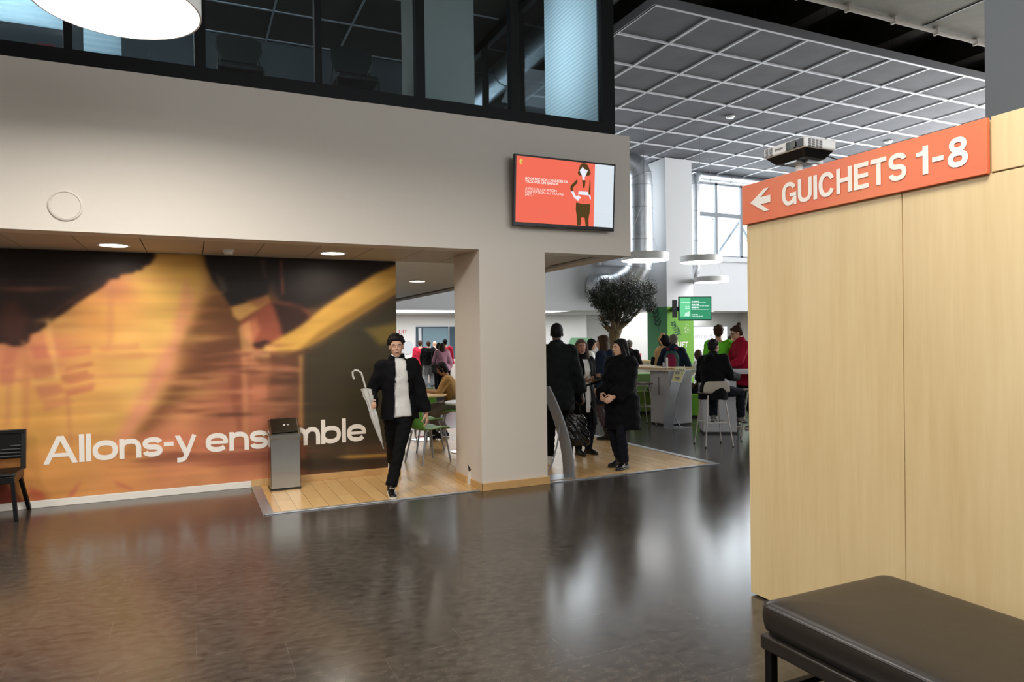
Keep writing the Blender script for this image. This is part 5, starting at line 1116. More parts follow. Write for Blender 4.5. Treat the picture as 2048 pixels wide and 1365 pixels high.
# ================================================================ PEOPLE
mat('skin_light', '#c99d82', .55, bump=.05, bscale=90); mat('skin_tan', '#b08260', .55); mat('skin_dark', '#4a3226', .5); mat('skin_mid', '#a87a62', .55)
mat('hair_black', '#120f0e', .7, spec=.2, bump=.6, bscale=70, stretch=(1, 1, .2)); mat('hair_brown', '#3a2618', .7, spec=.2, bump=.6, bscale=60, stretch=(1, 1, .2)); mat('hair_grey', '#6b645e', .7, spec=.2, bump=.7, bscale=60, stretch=(1, 1, .3), noise=.3, nscale=40)
mat('hair_ash', '#5a4a40', .7, spec=.2, bump=.6, bscale=60, stretch=(1, 1, .15), noise=.25, nscale=30)
mat('eye_white', '#d8d4ce', .3); mat('eye_dark', '#1c1410', .2); mat('lip', '#94584e', .5); mat('lens_tint', '#8a92a0', .1, spec=.8)
for n, c in (('black_cloth', '#0e0e10'), ('black_coat', '#0b0b0e'), ('navy_cloth', '#1a2233'), ('jeans', '#1e2840'), ('jeans_dark', '#14161e'), ('white_shirt', '#d8d6d2'), ('white_knit', '#e4e2dc'),
             ('green_shirt', '#6cd032'), ('red_shirt', '#9c1630'), ('magenta_shirt', '#c0286a'), ('tan_shirt', '#b08a58'), ('grey_trousers', '#8c857c'), ('light_sweatpants', '#a8abad'), ('pink_hoodie', '#c890a2'),
             ('red_vest', '#c82840'), ('khaki', '#5c4a34'), ('mauve_tights', '#4a3c40'), ('denim_jacket', '#2c3c5c'), ('teal_cloth', '#3c5650'), ('burgundy', '#7a2440'), ('brown_knit', '#8a6a4c'), ('dark_green_coat', '#15181a')):
    cloth(n, c)
mat('shoe_black', '#0d0d0e', .3); mat('shoe_white', '#d4d2cf', .5); mat('shoe_grey', '#5c5850', .6); mat('sole_white', '#c9c0ae', .6); mat('fur_tan', '#a07c50', 1, bump=1, bscale=40); mat('shiny_black', '#0a0a0b', .18, bump=.8, bscale=16)

def remeshed(mb, name, m, parent, vox, smooth=2, decim=None, cut=None, thick=None, fn=None):
    me = mb.mesh(name, [M(m) if isinstance(m, str) else m]); o = bpy.data.objects.new(name, me); COL.objects.link(o)
    r = o.modifiers.new('r', 'REMESH'); r.mode = 'VOXEL'; r.voxel_size = vox; r.use_smooth_shade = True
    if smooth:
        s = o.modifiers.new('s', 'SMOOTH'); s.iterations = smooth; s.factor = .5
    bpy.context.view_layer.update()
    m2 = bpy.data.meshes.new_from_object(o.evaluated_get(bpy.context.evaluated_depsgraph_get())); m2.name = name
    o.modifiers.clear(); o.data = m2; bpy.data.meshes.remove(me)
    m2.materials.clear(); m2.materials.append(M(m) if isinstance(m, str) else m)
    if fn or cut:
        bm = bmesh.new(); bm.from_mesh(m2)
        if fn:
            for v in bm.verts: fn(v)
        if cut:
            bmesh.ops.delete(bm, geom=[f for f in bm.faces if cut(f.calc_center_median())], context='FACES')
        bm.to_mesh(m2); bm.free()
    m2.polygons.foreach_set('use_smooth', [True]*len(m2.polygons))
    if thick:
        so = o.modifiers.new('t', 'SOLIDIFY'); so.thickness = thick; so.offset = -1
    o.parent = parent; return o
def ik(a, t, l1, l2, pole):
    d = t-a; L = min(d.length, (l1+l2)*.999); d.normalize(); t = a+d*L
    x = (l1*l1-l2*l2+L*L)/(2*L); h = math.sqrt(max(l1*l1-x*x, 0))
    p = Vector(pole); p = p-d*d.dot(p)
    if p.length < 1e-5: p = d.orthogonal()
    return a+d*x+p.normalized()*h, t
def hand(mb, w, d, pn, side, s, curl=.35, fingers=True, thumb_in=.5):
    # w wrist, d pointing direction, pn palm normal, side: vector towards the thumb
    d = d.normalized(); pn = (pn-d*pn.dot(d)).normalized(); t = d.cross(pn); t = t if t.dot(side) > 0 else -t
    K = w+d*.085*s
    mb.tube([w-d*.03*s, w+d*.015*s, w+d*.05*s, K, K+d*.012*s], [(.024*s, .019*s), (.027*s, .017*s), (.037*s, .016*s), (.039*s, .014*s), (.03*s, .010*s)], 14, ref=t)
    if not fingers:
        mb.tube([K, K+d*.03*s+pn*.01, K+d*.055*s+pn*.035*s], [(.034*s, .013*s), (.032*s, .012*s), (.024*s, .01*s)], 12, ref=t); 
    else:
        for i, (off, L, ex) in enumerate(((.030, .92, 0), (.010, 1.02, .05), (-.010, .96, .1), (-.029, .76, .16))):
            p = K+t*off*s-d*.006*s; a = curl*.55+ex*curl; pts = [p]
            for k, l in enumerate((.042*L, .026*L, .021*L)):
                dd = (d*math.cos(a)+pn*math.sin(a)); p = p+dd*l*s; pts.append(p); a += curl*(1.15 if k == 0 else .8)
            mb.tube(pts, [.0092*s, .0086*s, .0078*s, .0062*s], 8); mb.ell(pts[-1], .0064*s, 8)
            mb.ell(pts[0], .0095*s, 8)
    p = w+d*.022*s+t*.026*s; q = p+(d*.55+t*.65+pn*.35).normalized()*.036*s; r2 = q+(d*.9+t*.12+pn*(.3+thumb_in*.6)).normalized()*.03*s; r3 = r2+(d*.8-t*.25*thumb_in+pn*(.3+thumb_in)).normalized()*.024*s
    mb.tube([p, q, r2, r3], [.014*s, .012*s, .010*s, .008*s], 8); mb.ell(r3, .008*s, 8)
LV_M = [(-.13, .125, .10, 0), (-.04, .168, .118, -.005), (.05, .158, .112, 0), (.13, .142, .102, 0), (.22, .150, .108, 0), (.32, .168, .118, .005), (.40, .172, .112, .0), (.455, .150, .085, -.005), (.49, .10, .07, -.008), (.52, .062, .06, -.005)]
LV_F = [(-.13, .130, .10, 0), (-.04, .175, .12, -.01), (.05, .155, .108, 0), (.13, .126, .095, 0), (.22, .132, .102, .003), (.32, .148, .118, .014), (.40, .148, .100, .005), (.455, .128, .078, -.005), (.49, .085, .06, -.008), (.52, .052, .052, -.005)]
def person(label, pos, head_dir, H=1.75, sex='m', pose=None, skin='skin_light', top=None, inner=None, bottom=None, shoes=None, hair=None, vox=.012, fine=False, extra=None, group=None, feet_on=True):
    P = pose or {}; s = H/1.75
    root = empty('person', pos, math.atan2(head_dir.y, head_dir.x)-PI/2, label, 'person', group)
    V = Vector
    pz = P.get('pz', .935*s); pel = V((P.get('px', 0), P.get('py', 0), pz))
    ln, tl, tw = math.radians(P.get('lean', 2)), math.radians(P.get('tilt', 0)), math.radians(P.get('twist', 0))
    Rm = Matrix.Rotation(tl, 3, 'Y')@Matrix.Rotation(-ln, 3, 'X'); Rt = Rm@Matrix.Rotation(tw, 3, 'Z')
    up = Rm@V((0, 0, 1)); rt = Rt@V((1, 0, 0)); fw = Rt@V((0, 1, 0)); rt0 = V((1, 0, 0))
    LV = LV_F if sex == 'f' else LV_M
    def spine(h):
        h *= 1.065
        k = max(0, min(1, h/.4)); b_ = P.get('bend', 0)
        return pel+up*h*s+fw*(b_*k*k)
    sw = (.146 if sex == 'f' else .166)*s
    neck = spine(.52); Sh = {}; 
    for n, sg in (('r', 1), ('l', -1)): Sh[n] = spine(.445)+rt*sg*sw+up*P.get('shrug', 0)
    hp = math.radians(P.get('hpitch', 0)); hy = math.radians(P.get('hyaw', 0)); ht = math.radians(P.get('htilt', 0))
    Hm = Rt@Matrix.Rotation(-hy, 3, 'Z')@Matrix.Rotation(ht, 3, 'Y')@Matrix.Rotation(ln*.6+hp, 3, 'X')
    hu, hf, hr = Hm@V((0, 0, 1)), Hm@V((0, 1, 0)), Hm@V((1, 0, 0))
    hc = neck+up*.03*s+hu*.105*s+hf*.022*s
    arms = {}; legs = {}
    for n, sg in (('r', 1), ('l', -1)):
        tgt = P.get(n+'h'); tgt = V(tgt)*s if tgt else Sh[n]+V((sg*.06, .05, -.545))*s
        e, w = ik(Sh[n], tgt, .295*s, .26*s, P.get(n+'e', (sg*.4, -1, 0))); arms[n] = (Sh[n], e, w)
        hip = pel+rt0*sg*.088*s+V((0, 0, -.02*s))
        ft = P.get(n+'f'); ft = V(ft) if ft else V((sg*.095*s, 0, .085*s))
        k, a = ik(hip, ft, .435*s, .425*s, P.get(n+'k', (sg*.1, 1, 0))); legs[n] = (hip, k, a)
    def torso(mb, e, lo=-.13, hi=.52, nf=0):
        pts, rad = [], []
        for h, rx, ry, oy in LV:
            if lo-1e-6 <= h <= hi+1e-6:
                pts.append(spine(h)+fw*oy*s); rad.append((rx*s+e, ry*s+e))
        mb.tube(pts, rad, 20, ref=rt)
        return mb
    def arm(mb, n, e, cuff=1.0, flare=0):
        a, el, w = arms[n]; w2 = el.lerp(w, cuff)
        mb.ell(a, .058*s+e, 12); mb.tube([spine(.43)+rt*(.08*s if n == 'r' else -.08*s), a], [.055*s+e, .056*s+e], 12)
        mb.tube([a, a.lerp(el, .5), el, el.lerp(w2, .4), w2], [.053*s+e, .046*s+e, .040*s+e, .038*s+e, .028*s+e+flare], 14); mb.ell(el, .041*s+e, 10)
    def leg(mb, n, e, end=1.0, flare=0, th=1):
        h, k, a = legs[n]; a2 = k.lerp(a, end)
        mb.ell(h, .088*s*th+e, 12); mb.tube([h, h.lerp(k, .5), k, k.lerp(a2, .35), a2], [.088*s*th+e, .074*s*th+e, .056*s+e, .054*s+e, .038*s+e+flare], 16); mb.ell(k, .057*s+e, 10)
    # ---- body, one continuous skin
    mb = MB(); torso(mb, 0)
    mb.tube([neck-up*.05*s, neck+up*.02*s, hc-hu*.06*s-hf*.012*s], [.06*s, .054*s, .052*s], 14)
    hs = s*1.0
    def hp_(x, y, z): return hc+(hr*x+hf*y+hu*z)*hs
    Th = Matrix((hr, hf, hu)).transposed()
    mb.ell(hp_(0, -.012, .025), (.073*hs, .092*hs, .090*hs), 20, Th)
    mb.ell(hp_(0, .018, -.035), (.058*hs, .066*hs, .078*hs), 18, Th)
    mb.ell(hp_(0, .045, -.088), (.030*hs, .028*hs, .022*hs), 14, Th)
    for sg in (-1, 1): mb.ell(hp_(sg*.030, .055, -.02), (.024*hs, .022*hs, .022*hs), 12, Th); mb.ell(hp_(sg*.074, -.005, -.005), (.010*hs, .020*hs, .032*hs), 12, Th)
    mb.ell(hp_(0, .072, .032), (.050*hs, .016*hs, .012*hs), 12, Th)
    mb.tube([hp_(0, .076, .022), hp_(0, .092, -.004), hp_(0, .101, -.020)], [.008*hs, .010*hs, .0135*hs], 10); mb.ell(hp_(0, .082, -.052), (.022*hs, .009*hs, .010*hs), 10, Th)
    for n, sg in (('r', 1), ('l', -1)):
        arm(mb, n, 0); a, el, w = arms[n]; d = (w-el).normalized()
        hd = P.get(n+'d'); hd = V(hd) if hd else d
        pn = P.get(n+'p'); pn = V(pn) if pn else V((-sg, .25, 0))
        sd = P.get(n+'t'); sd = V(sd) if sd else V((0, 1, .3))
        hand(mb, w, hd, pn, sd, s*1.05, P.get(n+'c', .45), fingers=True)
        leg(mb, n, 0)
        h, k, a = legs[n]; fd = P.get(n+'o'); fd = V(fd).normalized() if fd else V((sg*.12, 1, 0)).normalized()
        dn = V((0, 0, -1)); dn = (dn-fd*dn.dot(fd)).normalized(); mb.tube([a-fd*.03*s+dn*.03*s, a+fd*.06*s+dn*.045*s, a+fd*.15*s+dn*.055*s], [.032*s, .034*s, .026*s], 10)
    body = remeshed(mb, 'body', skin, root, (.0058 if fine else vox*.8), 2)
    # ---- eyes, brows, lips
    if P.get('face', True):
        for sg in (-1, 1):
            o = MB().ell(hp_(sg*.031, .0705, .010), (.0125*hs, .006*hs, .0046*hs), 10, Th).build('eye', 'eye_white', root, smooth=True)
            MB().ell(hp_(sg*.031, .0745, .010), (.0052*hs, .004*hs, .0046*hs), 8, Th).build('iris', 'eye_dark', o, smooth=True)
            mb = MB(); mb.tube([hp_(sg*.015, .084, .031), hp_(sg*.033, .082, .035), hp_(sg*.050, .067, .028)], [.003*hs, .0036*hs, .002*hs], 6)
            mb.build('eyebrow', hair['mat'] if hair and hair['kind'] != 'bald' else 'hair_black', root)
        mb = MB(); mb.ell(hp_(0, .0885, -.049), (.021*hs, .005*hs, .0045*hs), 12, Th); mb.ell(hp_(0, .087, -.057), (.017*hs, .005*hs, .005*hs), 12, Th); mb.build('lips', 'lip', root, smooth=True)
    # ---- hair
    if hair and hair['kind'] != 'bald':
        k = hair['kind']; mb = MB()
        mb.ell(hp_(0, -.030, .045), (.086*hs, .096*hs, .090*hs), 20, Th)
        mb.ell(hp_(0, -.055, -.005), (.076*hs, .062*hs, .075*hs), 16, Th)
        mb.ell(hp_(0, .022, .088), (.064*hs, .056*hs, .030*hs), 14, Th)
        if k in ('curly', 'short'):
            rr = random.Random(5)
            for i in range(46 if k == 'curly' else 24):
                a = rr.uniform(0, 2*PI); z = rr.uniform(-.2, 1); q = math.sqrt(max(0, 1-z*z))
                y = math.sin(a)*q
                if y > .45 and z < .75: continue
                mb.ell(hp_(math.cos(a)*q*.088, -.026+y*.098, .045+z*.094), (.017 if k == 'curly' else .012)*hs, 7)
        if k == 'bun': mb.ell(hp_(0, -.10, .125), .034*hs, 10); mb.ell(hp_(0, -.08, .10), .03*hs, 10)
        if k == 'long':
            L = hair.get('len', .28); wd = hair.get('w', 1)
            for sg in (-1, 1):
                mb.tube([hp_(sg*.022, .045, .100), hp_(sg*.070, .004, .05), hp_(sg*.082, -.018, -.04), hp_(sg*.086*wd, -.02, -.05-L*.45), hp_(sg*.080*wd, -.02, -.05-L*.85)], [.018*hs, .026*hs, .032*hs, .038*hs, .022*hs], 10)
            mb.tube([hp_(0, -.06, .06), hp_(0, -.075, -.04), hp_(0, -.085, -.05-L*.5), hp_(0, -.09, -.05-L)], [(.08*hs, .05*hs), (.088*hs, .048*hs), (.10*wd*hs, .046*hs), (.07*wd*hs, .03*hs)], 16, ref=hr)
        if k == 'bob':
            for sg in (-1, 1): mb.tube([hp_(sg*.03, .045, .09), hp_(sg*.076, .02, .03), hp_(sg*.084, .01, -.06)], [.018*hs, .026*hs, .026*hs], 10)
            mb.tube([hp_(0, -.05, .05), hp_(0, -.065, -.03), hp_(0, -.06, -.10)], [(.08*hs, .05*hs), (.092*hs, .055*hs), (.09*hs, .05*hs)], 16, ref=hr)
        if k == 'beard':
            pass
        remeshed(mb, 'hair', hair['mat'], root, .006 if fine else vox*.9, 1)
    if P.get('beanie'):
        mb = MB(); mb.ell(hp_(0, -.016, .04), (.082*hs, .10*hs, .10*hs), 20, Th); remeshed(mb, 'knit_cap', P['beanie'], root, vox*.9, 1)
    if P.get('glasses'):
        mb = MB()
        for sg in (-1, 1): mb.tube([hp_(sg*.032+.022*math.cos(t_)*1.0, .088, .010+.016*math.sin(t_)) for t_ in [2*PI*i/12 for i in range(12)]], .0022*hs, 5, closed=True); mb.tube([hp_(sg*.054, .086, .012), hp_(sg*.077, .0, .012)], .002*hs, 5)
        mb.tube([hp_(-.01, .09, .012), hp_(.01, .09, .012)], .002*hs, 5); mb.build('glasses', 'black_plastic', root)
    # ---- clothing
    def garment(spec, name, base_e):
        e = spec.get('e', base_e); mb = MB(); lo = spec.get('lo', -.04); torso(mb, e, lo, spec.get('hi', .49))
        hem = spec.get('hem')
        if hem is not None:        # hanging skirt of a coat down to a local height
            p0 = spine(-.04); fl_ = spec.get('flare', .03); rx, ry = LV[1][1]*s+e, LV[1][2]*s+e; q = spec.get('hemoff', (0, 0)); m1 = V((pel.x+q[0]*.5, pel.y+q[1]*.5, (p0.z+hem)/2)); m2 = V((pel.x+q[0], pel.y+q[1], hem))
            mb.tube([spine(.05), p0, m1, m2], [(rx*.97, ry*.97), (rx+.004, ry+.004), (rx+fl_*.6, ry+fl_*.6), (rx+fl_, ry+fl_)], 24, ref=rt0)
        if spec.get('sleeve', 1) > 0:
            for n in 'rl': arm(mb, n, e*.85, spec.get('sleeve', 1)*.97, spec.get('cuff', .004))
        if spec.get('collar'): mb.tube([spine(.47)-fw*.01, spine(.535)+fw*.0, spine(.57)+hf*.005], [(.085*s+e*.5, .075*s+e*.5), (.070*s+e*.4, .068*s+e*.4), (.064*s+e*.3, .064*s+e*.3)], 16, ref=rt)
        if spec.get('hood'):
            mb.tube([spine(.50)+rt*.10*s-fw*.02, spine(.49)-fw*.105*s, spine(.50)-rt*.10*s-fw*.02], [.035*s, .052*s, .035*s], 12); mb.ell(spine(.44)-fw*.125*s, (.085*s, .05*s, .085*s), 14)
        for ex in spec.get('add', []): ex(mb, dict(spine=spine, fw=fw, rt=rt, up=up, s=s, pel=pel))
        rr = random.Random(len(label)*7+len(name))
        ph = [rr.uniform(0, 6) for _ in range(4)]; amp = spec.get('wr', .004)
        def wr(v):
            c = v.co; q = math.sin(c.z*46+math.sin(c.x*17+ph[0])*1.6+ph[1])*math.sin(c.x*21+c.y*13+ph[2])+.6*math.sin(c.z*19+c.x*33+ph[3])
            v.co += v.normal*q*amp
        return remeshed(mb, name, spec['mat'], root, spec.get('vox', vox), 3, cut=spec.get('cut'), thick=spec.get('thick'), fn=wr)
    if bottom:
        e = bottom.get('e', .014); mb = MB(); torso(mb, e, -.13, .13 if bottom.get('rise', 1) else -.04)
        for n in 'rl': leg(mb, n, e, bottom.get('end', .97), bottom.get('flare', .008))
        rr = random.Random(len(label)); ph = rr.uniform(0, 6)
        def wr2(v):
            c = v.co; v.co += v.normal*(.0035*math.sin(c.z*52+c.x*30+ph)*math.sin(c.z*17+c.y*25)+.002*math.sin(c.z*90+c.x*10))
        remeshed(mb, bottom.get('name', 'trousers'), bottom['mat'], root, vox, 2, fn=wr2)
    if inner: garment(inner, inner.get('name', 'shirt'), .014)
    if top: garment(top, top.get('name', 'jacket'), .03)
    if shoes:
        for n, sg in (('r', 1), ('l', -1)):
            h, k, a = legs[n]; fd = P.get(n+'o'); fd = V(fd).normalized() if fd else V((sg*.12, 1, 0)).normalized()
            sh = (k-a).normalized() if P.get(n+'pt') is None else V(P[n+'pt']).normalized()
            dn = V((0, 0, -1)); dn = (dn-fd*dn.dot(fd)).normalized(); sd = fd.cross(dn)
            hl = a+dn*.052*s-fd*.045*s
            mb = MB(); mb.tube([hl+dn*.0-fd*.02*s, hl+fd*.03*s, a+fd*.06*s+dn*.038*s, a+fd*.12*s+dn*.050*s, a+fd*.175*s+dn*.056*s, a+fd*.2*s+dn*.060*s],
                    [(.026*s, .030*s), (.036*s, .036*s), (.038*s, .045*s), (.044*s, .033*s), (.038*s, .025*s), (.022*s, .016*s)], 16, ref=sd)
            if shoes.get('boot'): mb.tube([a+dn*.03*s, a+(k-a).normalized()*shoes['boot']*s], [.050*s, .056*s], 14)
            else: mb.tube([a+dn*.035*s, a+(k-a).normalized()*.02*s], [.044*s, .044*s], 14)
            so = remeshed(mb, 'shoe', shoes['mat'], root, .008 if vox < .013 else .012, 1)
            mb = MB(); T = Matrix((sd, fd, -dn)).transposed().to_4x4(); T.translation = a+dn*.083*s
            sp = [(-.036, -.05), (-.034, .03), (-.046, .10), (-.044, .16), (-.02, .205), (.02, .205), (.044, .16), (.046, .10), (.034, .03), (.036, -.05), (.02, -.066), (-.02, -.066)]
            mb.prism([(x*s, y*s) for x, y in sp], .024*s if shoes.get('sole') else .016*s, (0, 0, 0), ((1, 0, 0), (0, 1, 0))); mb.v = [tuple(T@V(v)) for v in mb.v]
            mb.build('sole', shoes.get('sole', 'charcoal'), so, bevel=.004)
            if shoes.get('laces'):
                mb = MB()
                for q in range(4):
                    c = a+fd*(.055+.022*q)*s+dn*(.002+.011*q)*s; mb.tube([c-sd*.024*s, c-dn*.006*s, c+sd*.024*s], .0035*s, 6)
                for s2 in (-1, 1): mb.tube([a+sd*s2*.043*s+fd*.13*s+dn*.05*s, a+sd*s2*.046*s+fd*.06*s+dn*.045*s, a+sd*s2*.04*s+fd*.0*s+dn*.03*s], .004*s, 6)
                mb.build('laces', 'white_paint', so)
    info = dict(root=root, spine=spine, fw=fw, rt=rt, up=up, s=s, arms=arms, legs=legs, hp=hp_, pel=pel, hu=hu, hf=hf, hr=hr, Th=Th)
    if extra: extra(info)
    return info
def face_dir(px, a):                         # heading: 0 = towards the viewer, 180 = away, +90 = to the right of the picture
    v = f_+R_*((px-1024)/FPX); v = Vector((v.x, v.y, 0)).normalized(); r = Vector((v.y, -v.x, 0)); a = math.radians(a)
    return (-v)*math.cos(a)+r*math.sin(a)
def spot(px, D, z=0):
    p = at(px, 680, D); return Vector((p.x, p.y, z))

# 1 the walking man ------------------------------------------------
def man_extra(I):
    root, spine, fw, rt = I['root'], I['spine'], I['fw'], I['rt']
    mb = MB()
    for k in range(7): mb.ell(spine(.03+.065*k)+fw*(.138 if k < 3 else .141)+Vector((0, 0, 0)), .005, 8)
    mb.build('shirt_buttons', 'white_paint', root)
man_cut = lambda c: c.y > .035 and abs(c.x+.015-.03*(c.z-1.1)) < (.062+.035*max(0, (1.35-c.z)/.5)-.0) and c.z < 1.47
MANP = spot(797, 7.62, .004)
man = person('person walking forward in black jacket and white shirt with a clear umbrella', MANP, face_dir(787, 6), 1.73, 'm',
    dict(pz=.915, lean=3, tilt=2.5, hyaw=4, hpitch=-4, rh=(.31, .19, .985), re=(.35, -1, -.5), rd=(.25, .95, .1), rp=(-.9, .3, 0), rt=(0, .1, 1), rc=1.15, lh=(-.30, .05, .84), le=(-.45, -1, 0), ld=(-.08, .12, -1), lp=(.8, -.3, 0), lt=(.1, 1, 0), lc=.5,
         rf=(.035, -.50, .27), rk=(.1, 1, 0), ro=(0, .5, -.86), lf=(.125, .17, .078), lk=(-.08, 1, 0), lo=(-.05, 1, -.03)),
    top=dict(mat='black_cloth', name='jacket', e=.036, hem=.80, flare=.012, collar=1, cut=man_cut, thick=.006, wr=.006, cuff=.006), inner=dict(mat='white_shirt', e=.017, hem=.83, flare=0, collar=1, sleeve=.3, wr=.003),
    bottom=dict(mat='black_cloth', e=.010, flare=.018, rise=0), shoes=dict(mat='shoe_black', sole='sole_white', laces=1), hair=dict(kind='curly', mat='hair_black'), fine=True, extra=man_extra)
# the umbrella, held in his right hand
bpy.context.view_layer.update()
wr = man['root'].matrix_world@man['arms']['r'][2]
gd = (man['root'].matrix_world.to_3x3()@Vector((.25, .95, .1)).normalized()); grip = wr+gd*.075
um = empty('umbrella', (grip.x, grip.y, grip.z), 0, 'furled transparent umbrella with crook handle held by the walking person', 'umbrella')
ax = (Rv*.30+Vector((0, 0, -1))*1.0-Fv*.10).normalized(); sx_ = Rv
def U(t, a=0): return ax*t+sx_*a
um_pts = [U(-.20), U(-.30), U(-.36), U(-.385, -.03), U(-.39, -.06), U(-.37, -.09), U(-.33, -.098), U(-.29, -.095)]
mat('frost_plastic', '#c9c6bc', .2, spec=.6, alpha=.75, bump=.5, bscale=30)
MB().tube(um_pts, .0105, 12).build('handle', 'frost_plastic', um, smooth=True)
MB().tube([U(-.21), U(.47)], .005, 8).build('shaft', 'alu', um)
mb = MB(); n = 16; P0 = [(-.19, .020), (-.18, .048), (-.13, .040), (-.10, .046), (-.04, .030), (.02, .026), (.10, .034), (.20, .028), (.32, .017), (.40, .008)]
rows = []
for t, r in P0: rows.append([U(t)+(sx_*math.cos(2*PI*k/n)+ax.cross(sx_)*math.sin(2*PI*k/n))*r*(1+.25*(k % 2)) for k in range(n)])
mb.add([p for q in rows for p in q], [(i*n+k, i*n+(k+1) % n, (i+1)*n+(k+1) % n, (i+1)*n+k) for i in range(len(rows)-1) for k in range(n)])
mb.build('canopy', 'frost_plastic', um, smooth=True)
mb = MB()
for k in range(8): mb.tube([U(P0[1][0])+(sx_*math.cos(PI*k/4)+ax.cross(sx_)*math.sin(PI*k/4))*.046, U(.1)+(sx_*math.cos(PI*k/4)+ax.cross(sx_)*math.sin(PI*k/4))*.034, U(.39)+(sx_*math.cos(PI*k/4)+ax.cross(sx_)*math.sin(PI*k/4))*.008], .0018, 4)
mb.build('rib', 'alu', um); MB().tube([U(.40), U(.47)], .0065, 8).build('tip', 'alu', um)

# 2 dark coat, from behind, beside the pillar -----------------------
person('person from behind in dark hooded parka and black knit cap beside the white pillar', spot(1113, 9.15, .004), face_dir(1113, 172), 1.85, 'm',
    dict(hyaw=-6, face=False, beanie='hair_black', rh=(.30, .10, .86), rf=(.12, .10, .09), lf=(-.12, -.04, .09)), skin='skin_dark',
    top=dict(mat='dark_green_coat', name='parka', e=.05, hem=.72, flare=.01, collar=1, hood=1, wr=.006), bottom=dict(mat='black_cloth', e=.022), shoes=dict(mat='shoe_white', sole='sole_white'), hair=dict(kind='bald', mat='hair_black'), vox=.012, fine=True)
# 3 the woman with the phone ----------------------------------------
phone_w = person('person with ash grey hair in an open black coat looking up from a phone', spot(1163, 9.9, .004), face_dir(1163, 38), 1.64, 'f',
    dict(lean=-1, hyaw=30, hpitch=2, rh=(.16, .25, 1.13), re=(.3, -.8, -.6), rd=(-.5, .85, .15), rp=(-.3, 0, 1), rt=(-.2, .3, .9), rc=.5, lh=(-.05, .32, 1.16), le=(-.3, -.8, -.6), ld=(.6, .8, .12), lp=(.2, -.2, .9), lt=(.3, .2, .8), lc=.75), skin='skin_mid',
    top=dict(mat='black_coat', name='coat', e=.036, hem=.42, flare=.03, collar=1, cut=lambda c: c.y > .05 and abs(c.x) < .055 and c.z < 1.36, thick=.006), inner=dict(mat='white_knit', e=.016, hem=.6, flare=0, sleeve=.3),
    bottom=dict(mat='jeans_dark'), shoes=dict(mat='shoe_black', boot=.12), hair=dict(kind='long', mat='hair_ash', len=.2, w=1.1), fine=True)
W3 = phone_w['root']
MB().box(-.036, .036, -.005, .005, -.075, .075, Matrix.Translation((.05, .40, 1.125*.94+.02))@Matrix.Rotation(.7, 4, 'X')@Matrix.Rotation(.5, 4, 'Y'))
bpy.context.view_layer.update()
pw = W3.matrix_world@phone_w['arms']['l'][2]; pd = W3.matrix_world.to_3x3()@Vector((.6, .8, .12)).normalized(); pc = pw+pd*.10+Vector((0, 0, .02))
ph = empty('phone', pc, AW+.4, 'dark smartphone with camera lenses held by the grey haired person', 'phone')
T = Matrix.Rotation(math.radians(-35), 4, 'X')@Matrix.Rotation(math.radians(55), 4, 'Y')
MB().box(-.038, .038, -.005, .005, -.078, .078, T).build('case', 'black_plastic', ph, bevel=.004)
mb = MB()
for k in range(3): mb.ell(T@Vector((.018, -.006, .058-.024*k)), .009, 10)
mb.build('camera_lens', 'steel_dark', ph)
# 4 the woman in the long black coat --------------------------------
person('person in a long black hooded coat with long dark hair and folded hands', spot(1243, 8.85, .004), face_dir(1243, -40), 1.64, 'f',
    dict(lean=1, hyaw=24, hpitch=-2, rh=(.13, .27, 1.0), re=(.5, -1, -.4), rd=(-.55, .75, -.35), rp=(-.75, -.2, -.3), rt=(-.3, .5, .7), rc=.75, lh=(-.10, .29, .985), le=(-.5, -1, -.4), ld=(.45, .75, -.45), lp=(.7, -.1, -.3), lt=(.2, .5, .7), lc=.7,
         rf=(.09, -.04, .085), lf=(-.08, .06, .085)),
    top=dict(mat='black_coat', name='coat', e=.072, hem=.50, flare=.02, hood=1, collar=1, wr=.007, cuff=.014), bottom=dict(mat='jeans_dark', e=.012), shoes=dict(mat='shoe_black', boot=.14), hair=dict(kind='long', mat='hair_black', len=.26, w=1.6), fine=True)
# 5 navy coat behind, stepping leg with boot -------------------------
person('person in navy coat and mauve tights behind the person with folded hands', spot(1211, 11.3), face_dir(1211, -110), 1.70, 'f',
    dict(lean=4, hyaw=0, rh=(.25, .10, .80), lf=(-.08, -.06, .085), rf=(.10, .42, .10), ro=(.1, 1, .05)),
    top=dict(mat='navy_cloth', name='coat', e=.045, hem=.60, flare=.02, hood=1), bottom=dict(mat='mauve_tights', e=.006, name='tights', flare=0), shoes=dict(mat='shoe_black', boot=.16), hair=dict(kind='long', mat='hair_brown', len=.18), vox=.014)
# 6 seated on a bar stool, crossed leg ------------------------------
person('person on a bar stool in dark jeans with raised white trainers and white sleeve', fl(1174, 838), face_dir(1181, 95), 1.68, 'f',
    dict(pz=.86, lean=8, rh=(.2, .38, 1.15), lh=(-.16, .36, 1.15), lf=(-.08, .40, .62), lk=(-.1, .5, 1), lo=(0, .9, -.45), rf=(.10, .30, .42), ro=(0, 1, -.1), rk=(.1, .8, .6), hpitch=-12),
    top=dict(mat='white_knit', name='pullover', e=.03, sleeve=1, lo=-.04), bottom=dict(mat='jeans'), shoes=dict(mat='shoe_white', sole='sole_white'), hair=dict(kind='long', mat='hair_black', len=.16), vox=.014)
